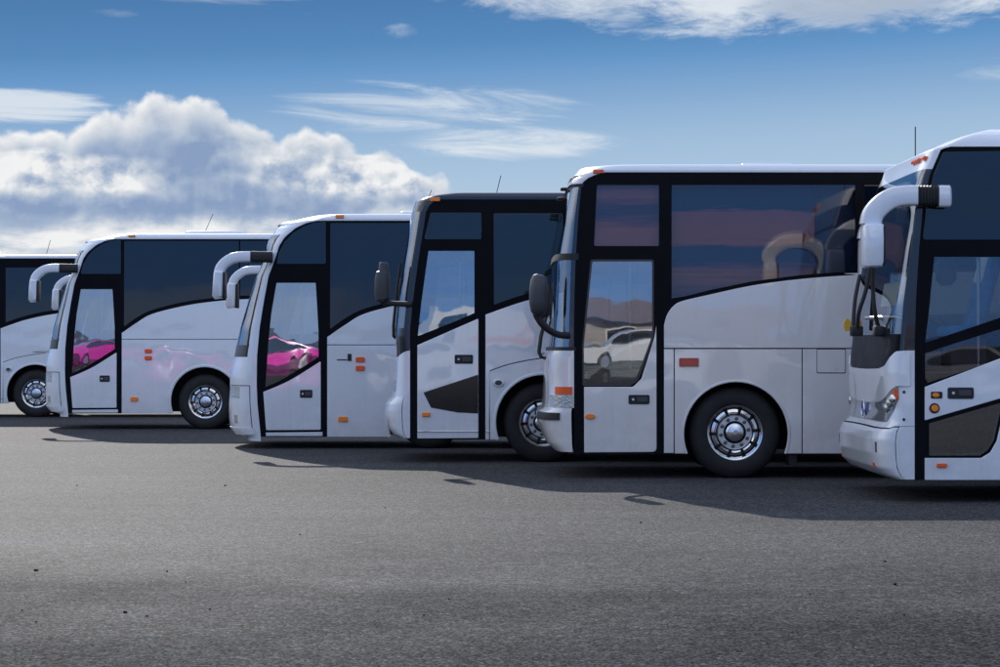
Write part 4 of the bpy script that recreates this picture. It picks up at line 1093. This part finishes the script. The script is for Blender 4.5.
# ------------------------------------------------------------------ ground
def ground():
    bm = bmesh.new()
    xs = [-3000, -60, 60, 3000]; ys = [-3000, -60, 90, 3000]
    g = [[bm.verts.new((x, y, 0)) for y in ys] for x in xs]
    for i in range(3):
        for j in range(3): bm.faces.new((g[i][j], g[i + 1][j], g[i + 1][j + 1], g[i][j + 1]))
    m, nt, b = new_mat('worn_asphalt')
    tc = nt.nodes.new('ShaderNodeTexCoord'); ob = tc.outputs['Object']
    big = noise(nt, ob, 0.35, 5, 0.6)
    mp = nt.nodes.new('ShaderNodeMapping'); mp.inputs['Scale'].default_value = (0.12, 1.3, 1); nt.links.new(ob, mp.inputs[0])
    strk = noise(nt, mp.outputs[0], 1.0, 5, 0.6)
    fine = noise(nt, ob, 55, 3, 0.7)
    med = noise(nt, ob, 9, 4, 0.65)
    vo = nt.nodes.new('ShaderNodeTexVoronoi'); vo.feature = 'F1'; nt.links.new(ob, vo.inputs['Vector']); vo.inputs['Scale'].default_value = 75
    stone = E(nt, vo.outputs['Color'])
    sp = nt.nodes.new('ShaderNodeSeparateColor'); nt.links.new(vo.outputs['Color'], sp.inputs[0])
    st = E(nt, sp.outputs[0])
    sy = nt.nodes.new('ShaderNodeSeparateXYZ'); nt.links.new(ob, sy.inputs[0])
    # vignette-like fade towards the viewer painted into the asphalt, with a ragged edge
    near_fade = 1 - (E(nt, sy.outputs[1]) + (big - 0.5) * 9.0 + (med - 0.5) * 1.5).sstep(8.5, 16.5)
    mp2 = nt.nodes.new('ShaderNodeMapping'); mp2.inputs['Scale'].default_value = (0.05, 2.6, 1); mp2.inputs['Rotation'].default_value = (0, 0, 0.06); nt.links.new(ob, mp2.inputs[0])
    tyre = noise(nt, mp2.outputs[0], 1.0, 4, 0.55).sstep(0.56, 0.72)
    oil = noise(nt, ob, 1.1, 3, 0.5).sstep(0.68, 0.80)
    val = (big - 0.5) * 0.26 + (strk - 0.5) * 0.22 + (med - 0.5) * 0.5 + (fine - 0.5) * 0.54 + (st - 0.5) * 0.54 + 0.585 - near_fade * 0.10 - tyre * 0.06 - oil * 0.09
    c = ramp(nt, val, [(0.0, (0.006, 0.006, 0.0061)), (0.3, (0.018, 0.018, 0.0184)), (0.6, (0.0460, 0.0457, 0.0460)), (1.0, (0.168, 0.166, 0.166))])
    nt.links.new(c, b.inputs['Base Color'])
    b.inputs['Roughness'].default_value = 0.74; b.inputs['Specular IOR Level'].default_value = 0.12
    hh = E(nt, vo.outputs['Distance']) * -0.6 + fine * 0.6 + med * 0.3
    bp = nt.nodes.new('ShaderNodeBump'); bp.inputs['Strength'].default_value = 0.32; bp.inputs['Distance'].default_value = 0.010
    nt.links.new(hh.v, bp.inputs['Height']); nt.links.new(bp.outputs[0], b.inputs['Normal'])
    df = nt.nodes.new('ShaderNodeBsdfDiffuse'); nt.links.new(c, df.inputs[0]); df.inputs['Roughness'].default_value = 0.6
    nt.links.new(bp.outputs[0], df.inputs['Normal'])
    mx = nt.nodes.new('ShaderNodeMixShader'); fac = 0.66 - near_fade * 0.42 - oil * 0.1 + (st - 0.5) * 0.25
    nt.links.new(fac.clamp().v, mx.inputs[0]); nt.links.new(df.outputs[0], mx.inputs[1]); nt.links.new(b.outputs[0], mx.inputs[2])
    on = [n for n in nt.nodes if n.type == 'OUTPUT_MATERIAL'][0]; nt.links.new(mx.outputs[0], on.inputs[0])
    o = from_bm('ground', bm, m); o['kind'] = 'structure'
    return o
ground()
# small dark stones on the asphalt, where the photo shows them
PB = principled('dark_pebble', (0.006, 0.006, 0.007), 0.9, spec=0.1)
bm = bmesh.new(); bmesh.ops.create_icosphere(bm, subdivisions=2, radius=1.0)
for v in bm.verts: v.co *= 0.75 + 0.5 * random.random(); v.co.z *= 0.7
pm = bpy.data.meshes.new('pebble'); bm.to_mesh(pm); bm.free(); pm.materials.append(PB)
for px, py, rr in ((36, 571, 3), (125, 613, 3.2), (147, 617, 2), (167, 572, 2.2), (22, 611, 2), (36, 623, 1.8), (225, 486, 1.8), (449, 600, 1.6), (424, 616, 2), (641, 523, 2), (895, 585, 3), (885, 562, 2), (904, 616, 2), (810, 595, 1.8), (385, 508, 1.4), (77, 486, 1.4), (210, 610, 1.6), (560, 640, 1.6), (700, 560, 1.4), (300, 535, 1.4), (186, 583, 1.5), (41, 626, 1.4)):
    Z = F * CAMH / (py - YH)
    o = bpy.data.objects.new('pebble', pm); COL.objects.link(o)
    o.location = ((px - 500) * Z / F, Z, 0.006); s = rr * 0.40 * Z / F
    o.scale = (s * 1.3, s * 2.4, s * 1.3); o.rotation_euler = (0, 0, random.random() * 6)
    o['label'] = 'small dark stone lying on the open asphalt'; o['category'] = 'stone'; o['group'] = 'dark stones scattered on the asphalt'

# ------------------------------------------------------------------ sun, sky
SUN = Vector((-0.225, 0.845, 0.49)).normalized()       # towards the sun
el = math.asin(SUN.z); az = math.atan2(SUN.x, SUN.y)
sl = bpy.data.lights.new('sun', 'SUN'); sl.energy = 4.6; sl.angle = R(0.5); sl.color = (1.0, 0.95, 0.88)
so = bpy.data.objects.new('sun', sl); COL.objects.link(so); so.rotation_euler = SUN.to_track_quat('Z', 'Y').to_euler(); so.location = (0, 0, 30)

w = bpy.data.worlds.new('World'); scene.world = w; w.use_nodes = True
nt = w.node_tree; nt.nodes.clear()
out = nt.nodes.new('ShaderNodeOutputWorld')
tc = nt.nodes.new('ShaderNodeTexCoord'); sx = nt.nodes.new('ShaderNodeSeparateXYZ'); nt.links.new(tc.outputs['Generated'], sx.inputs[0])
dx, dy, dz = (E(nt, sx.outputs[i]) for i in range(3))
hor = (dx * dx + dy * dy).f('SQRT')
U = dx.f('ARCTAN2', dy) * 2.2               # photo px = 500 + 1000 U
V = (dz / hor.f('MAXIMUM', 0.02)) * 2.2     # photo py = 349 - 1000 V
sky = nt.nodes.new('ShaderNodeTexSky'); sky.sky_type = 'NISHITA'; sky.sun_disc = False
sky.sun_elevation = el; sky.sun_rotation = az; sky.altitude = 300; sky.air_density = 1.0; sky.dust_density = 0.4; sky.ozone_density = 3.0
SKYS = 0.10
grad = ramp(nt, V - U * 0.05, [(0.0, (0.62, 0.71, 0.80)), (0.10, (0.50, 0.63, 0.77)), (0.206, (0.33, 0.49, 0.69)), (0.285, (0.118, 0.292, 0.57)), (0.31, (0.080, 0.234, 0.49)), (0.36, (0.056, 0.182, 0.415)), (1.0, (0.085, 0.20, 0.46))])
gradb = ramp(nt, dz, [(0.0, (0.17, 0.42, 1.0)), (0.12, (0.19, 0.42, 0.92)), (0.3, (0.34, 0.52, 0.92)), (0.6, (0.34, 0.52, 0.95)), (1.0, (0.26, 0.44, 0.88))])
skyc = mixc(nt, 1.0, sky.outputs[0], (SKYS, SKYS, SKYS), 'MULTIPLY')
GRAD = 0.97
skyf = mixc(nt, GRAD, skyc, grad)
skyb = mixc(nt, GRAD, skyc, gradb)
def fbm(u, v, s, d=6, r=0.55, su=1.0, sv=1.0, z=0.0, dist=0.0):
    return noise(nt, comb(nt, u * su, v * sv, z), s, d, r, dist)
def top_env(u):
    stops = [(-100, 135), (0, 131), (60, 122), (110, 113), (150, 104), (205, 95), (245, 104), (290, 128), (330, 126), (370, 129), (395, 142), (410, 156), (440, 166), (462, 188), (480, 222), (520, 255), (600, 275)]
    return E(nt, ramp(nt, (u * 1000 + 600) * (1 / 700.0), [((p + 100) / 700.0, (349 - y) / 1000.0) for p, y in stops], 'EASE'))
def billow(u, v):
    warp = fbm(u, v, 14, 2, 0.5, z=3.1)
    u2, v2 = u + (warp - 0.5) * 0.035, v + (fbm(u, v, 15, 2, 0.5, z=9.7) - 0.5) * 0.035
    p = comb(nt, u2, v2 * 1.1, 0.0)
    b1 = 0.5 - voro(nt, p, 12, 0.30)
    b2 = 0.5 - voro(nt, p, 27, 0.30)
    b3 = 0.5 - voro(nt, p, 64, 0.30)
    n = fbm(u, v, 55, 6, 0.60)
    return b1 * 0.062 + b2 * 0.030 + b3 * 0.011 + (n - 0.5) * 0.020
B0 = billow(U, V); B1 = billow(U - 0.004, V + 0.008)
h0 = top_env(U) - V + B0
h1 = top_env(U - 0.012) - (V + 0.024) + B0
relief = (B0 - B1) * 34.0
cov = h0.sstep(-0.002, 0.011) * V.sstep(-0.02, 0.02)
lit = (1 - h1.sstep(-0.026, 0.030)) * 0.95
def ell(cx, cy, rx, ry, e0=0.2, e1=1.0):
    a = (U - (cx - 500) / 1000.0) * (1000.0 / rx); b = (V - (349 - cy) / 1000.0) * (1000.0 / ry)
    return 1 - (a * a + b * b).sstep(e0, e1)
mid = fbm(U, V, 22, 6, 0.6, sv=1.2, z=5.5)
fine = fbm(U, V, 70, 5, 0.6, z=2.2)
glow = (ell(55, 182, 155, 34) * 0.95 + ell(325, 162, 115, 46) * 0.80 + ell(410, 195, 95, 36) * 0.95 + ell(20, 150, 70, 25) * 0.5).f('MINIMUM', 1.0) * (mid.sstep(0.30, 0.56) * 0.75 + 0.12)
base_band = 1 - (V - 0.143 - (mid - 0.5) * 0.03).f('ABSOLUTE').sstep(0.002, 0.016)
low = (1 - (V + (mid - 0.5) * 0.04).sstep(0.112, 0.142))
low_tone = fbm(U, V, 16, 6, 0.6, su=0.6, sv=2.4, z=7.7).sstep(0.32, 0.62)
body = lit.f('MAXIMUM', glow) * (1 - base_band * 0.45) + relief * (1 - lit * 0.45) * 0.75 + 0.03
bright = (body.clamp() * (1 - low) + low * (low_tone * 0.58 + 0.46) + (fine - 0.5) * 0.16).clamp()
cum_col = ramp(nt, bright, [(0.0, (0.255, 0.35, 0.54)), (0.35, (0.38, 0.47, 0.62)), (0.7, (0.62, 0.67, 0.74)), (1.0, (0.88, 0.885, 0.89))])
# thin streaky clouds
st1 = fbm(U, V + U * 0.06, 6.5, 7, 0.68, su=1.0, sv=7.5, z=1.3, dist=0.7)
st2 = fbm(U, V, 12, 7, 0.66, su=1.0, sv=3.4, z=4.4, dist=0.3)
def wisp(cx, cy, rx, ry, n, lo, hi, amt): return (n + (ell(cx, cy, rx, ry, 0.0, 1.0) - 1) * 0.5).sstep(lo, hi) * amt
wsp = wisp(800, -10, 400, 74, st2, 0.24, 0.60, 0.9).f('MAXIMUM', wisp(570, -6, 190, 42, st2, 0.22, 0.62, 0.8))
for a in ((420, 106, 230, 42, st1, 0.30, 0.72, 0.75), (510, 143, 160, 26, st1, 0.26, 0.66, 0.8), (985, 80, 60, 18, st2, 0.36, 0.8, 0.5), (399, 32, 34, 16, st2, 0.40, 0.8, 0.45), (116, 19, 50, 10, st1, 0.42, 0.85, 0.3), (30, 112, 120, 26, st1, 0.14, 0.52, 0.8), (220, -8, 190, 22, st1, 0.3, 0.66, 0.35)):
    wsp = wsp.f('MAXIMUM', wisp(*a))
wisp_col = mixc(nt, ell(850, 8, 120, 26) * (0.8) * st2.sstep(0.35, 0.6), (0.78, 0.83, 0.88), (0.36, 0.43, 0.55))
c1 = mixc(nt, wsp, skyf, wisp_col)
c2 = mixc(nt, cov, c1, cum_col)
bnd = noise(nt, comb(nt, dx * 1.0, dz * 26.0, dy), 2.2, 4, 0.6)
skyb = mixc(nt, (1 - dz.sstep(0.05, 0.14)) * bnd.sstep(0.45, 0.7) * 0.40, skyb, (0.46, 0.56, 0.74))
bank = dx.sstep(-0.26, -0.16) * (1 - (dx + bnd * 0.05).sstep(-0.06, -0.02)) * (1 - (dz + (bnd - 0.5) * 0.02).sstep(0.020, 0.032)) * (1 - dy.sstep(-0.2, 0.0))
skyb = mixc(nt, bank * 0.45, skyb, (0.66, 0.74, 0.80))
# bright out-of-frame clouds added to fill the shaded coach sides, mirrored in the glass
gn = noise(nt, tc.outputs['Generated'], 4.0, 5, 0.58)
gc = (gn + (dx * -1.0 - 0.25).f('MAXIMUM', 0.0) * 0.22).sstep(0.45, 0.62) * dz.sstep(0.08, 0.24) * 0.9
haze = (1 - dz.f('ABSOLUTE').sstep(0.0, 0.22)) * (1 - dy.f('ABSOLUTE').sstep(0.3, 0.75)) * 0.75
cb = mixc(nt, haze, mixc(nt, gc, skyb, (1.22, 1.26, 1.34)), (0.62, 0.69, 0.76))
view = (1 - U.f('ABSOLUTE').sstep(0.62, 0.75)) * (1 - V.sstep(0.42, 0.55))
bgf = nt.nodes.new('ShaderNodeBackground'); nt.links.new(c2, bgf.inputs[0])
bgb = nt.nodes.new('ShaderNodeBackground'); nt.links.new(cb, bgb.inputs[0])
mxs = nt.nodes.new('ShaderNodeMixShader'); nt.links.new(view.v, mxs.inputs[0])
nt.links.new(bgb.outputs[0], mxs.inputs[1]); nt.links.new(bgf.outputs[0], mxs.inputs[2]); nt.links.new(mxs.outputs[0], out.inputs[0])

# ------------------------------------------------------------------ camera, view
cam = bpy.data.cameras.new('camera'); co = bpy.data.objects.new('camera', cam); COL.objects.link(co); scene.camera = co
cam.sensor_width = 36.0; cam.lens = 36.0 * F / 1000.0
cam.shift_y = (YH - 333.5) / 1000.0
cam.clip_start = 0.1; cam.clip_end = 8000
co.location = (0, 0, CAMH); co.rotation_euler = (R(90), 0, 0)
vs = scene.view_settings
vs.view_transform = 'Standard'; vs.look = 'None'; vs.exposure = 0.0; vs.gamma = 1.0; vs.use_curve_mapping = False
scene.render.resolution_x = 1024; scene.render.resolution_y = 683
scene.cycles.max_bounces = 6; scene.cycles.diffuse_bounces = 3; scene.cycles.glossy_bounces = 4; scene.cycles.transparent_max_bounces = 12
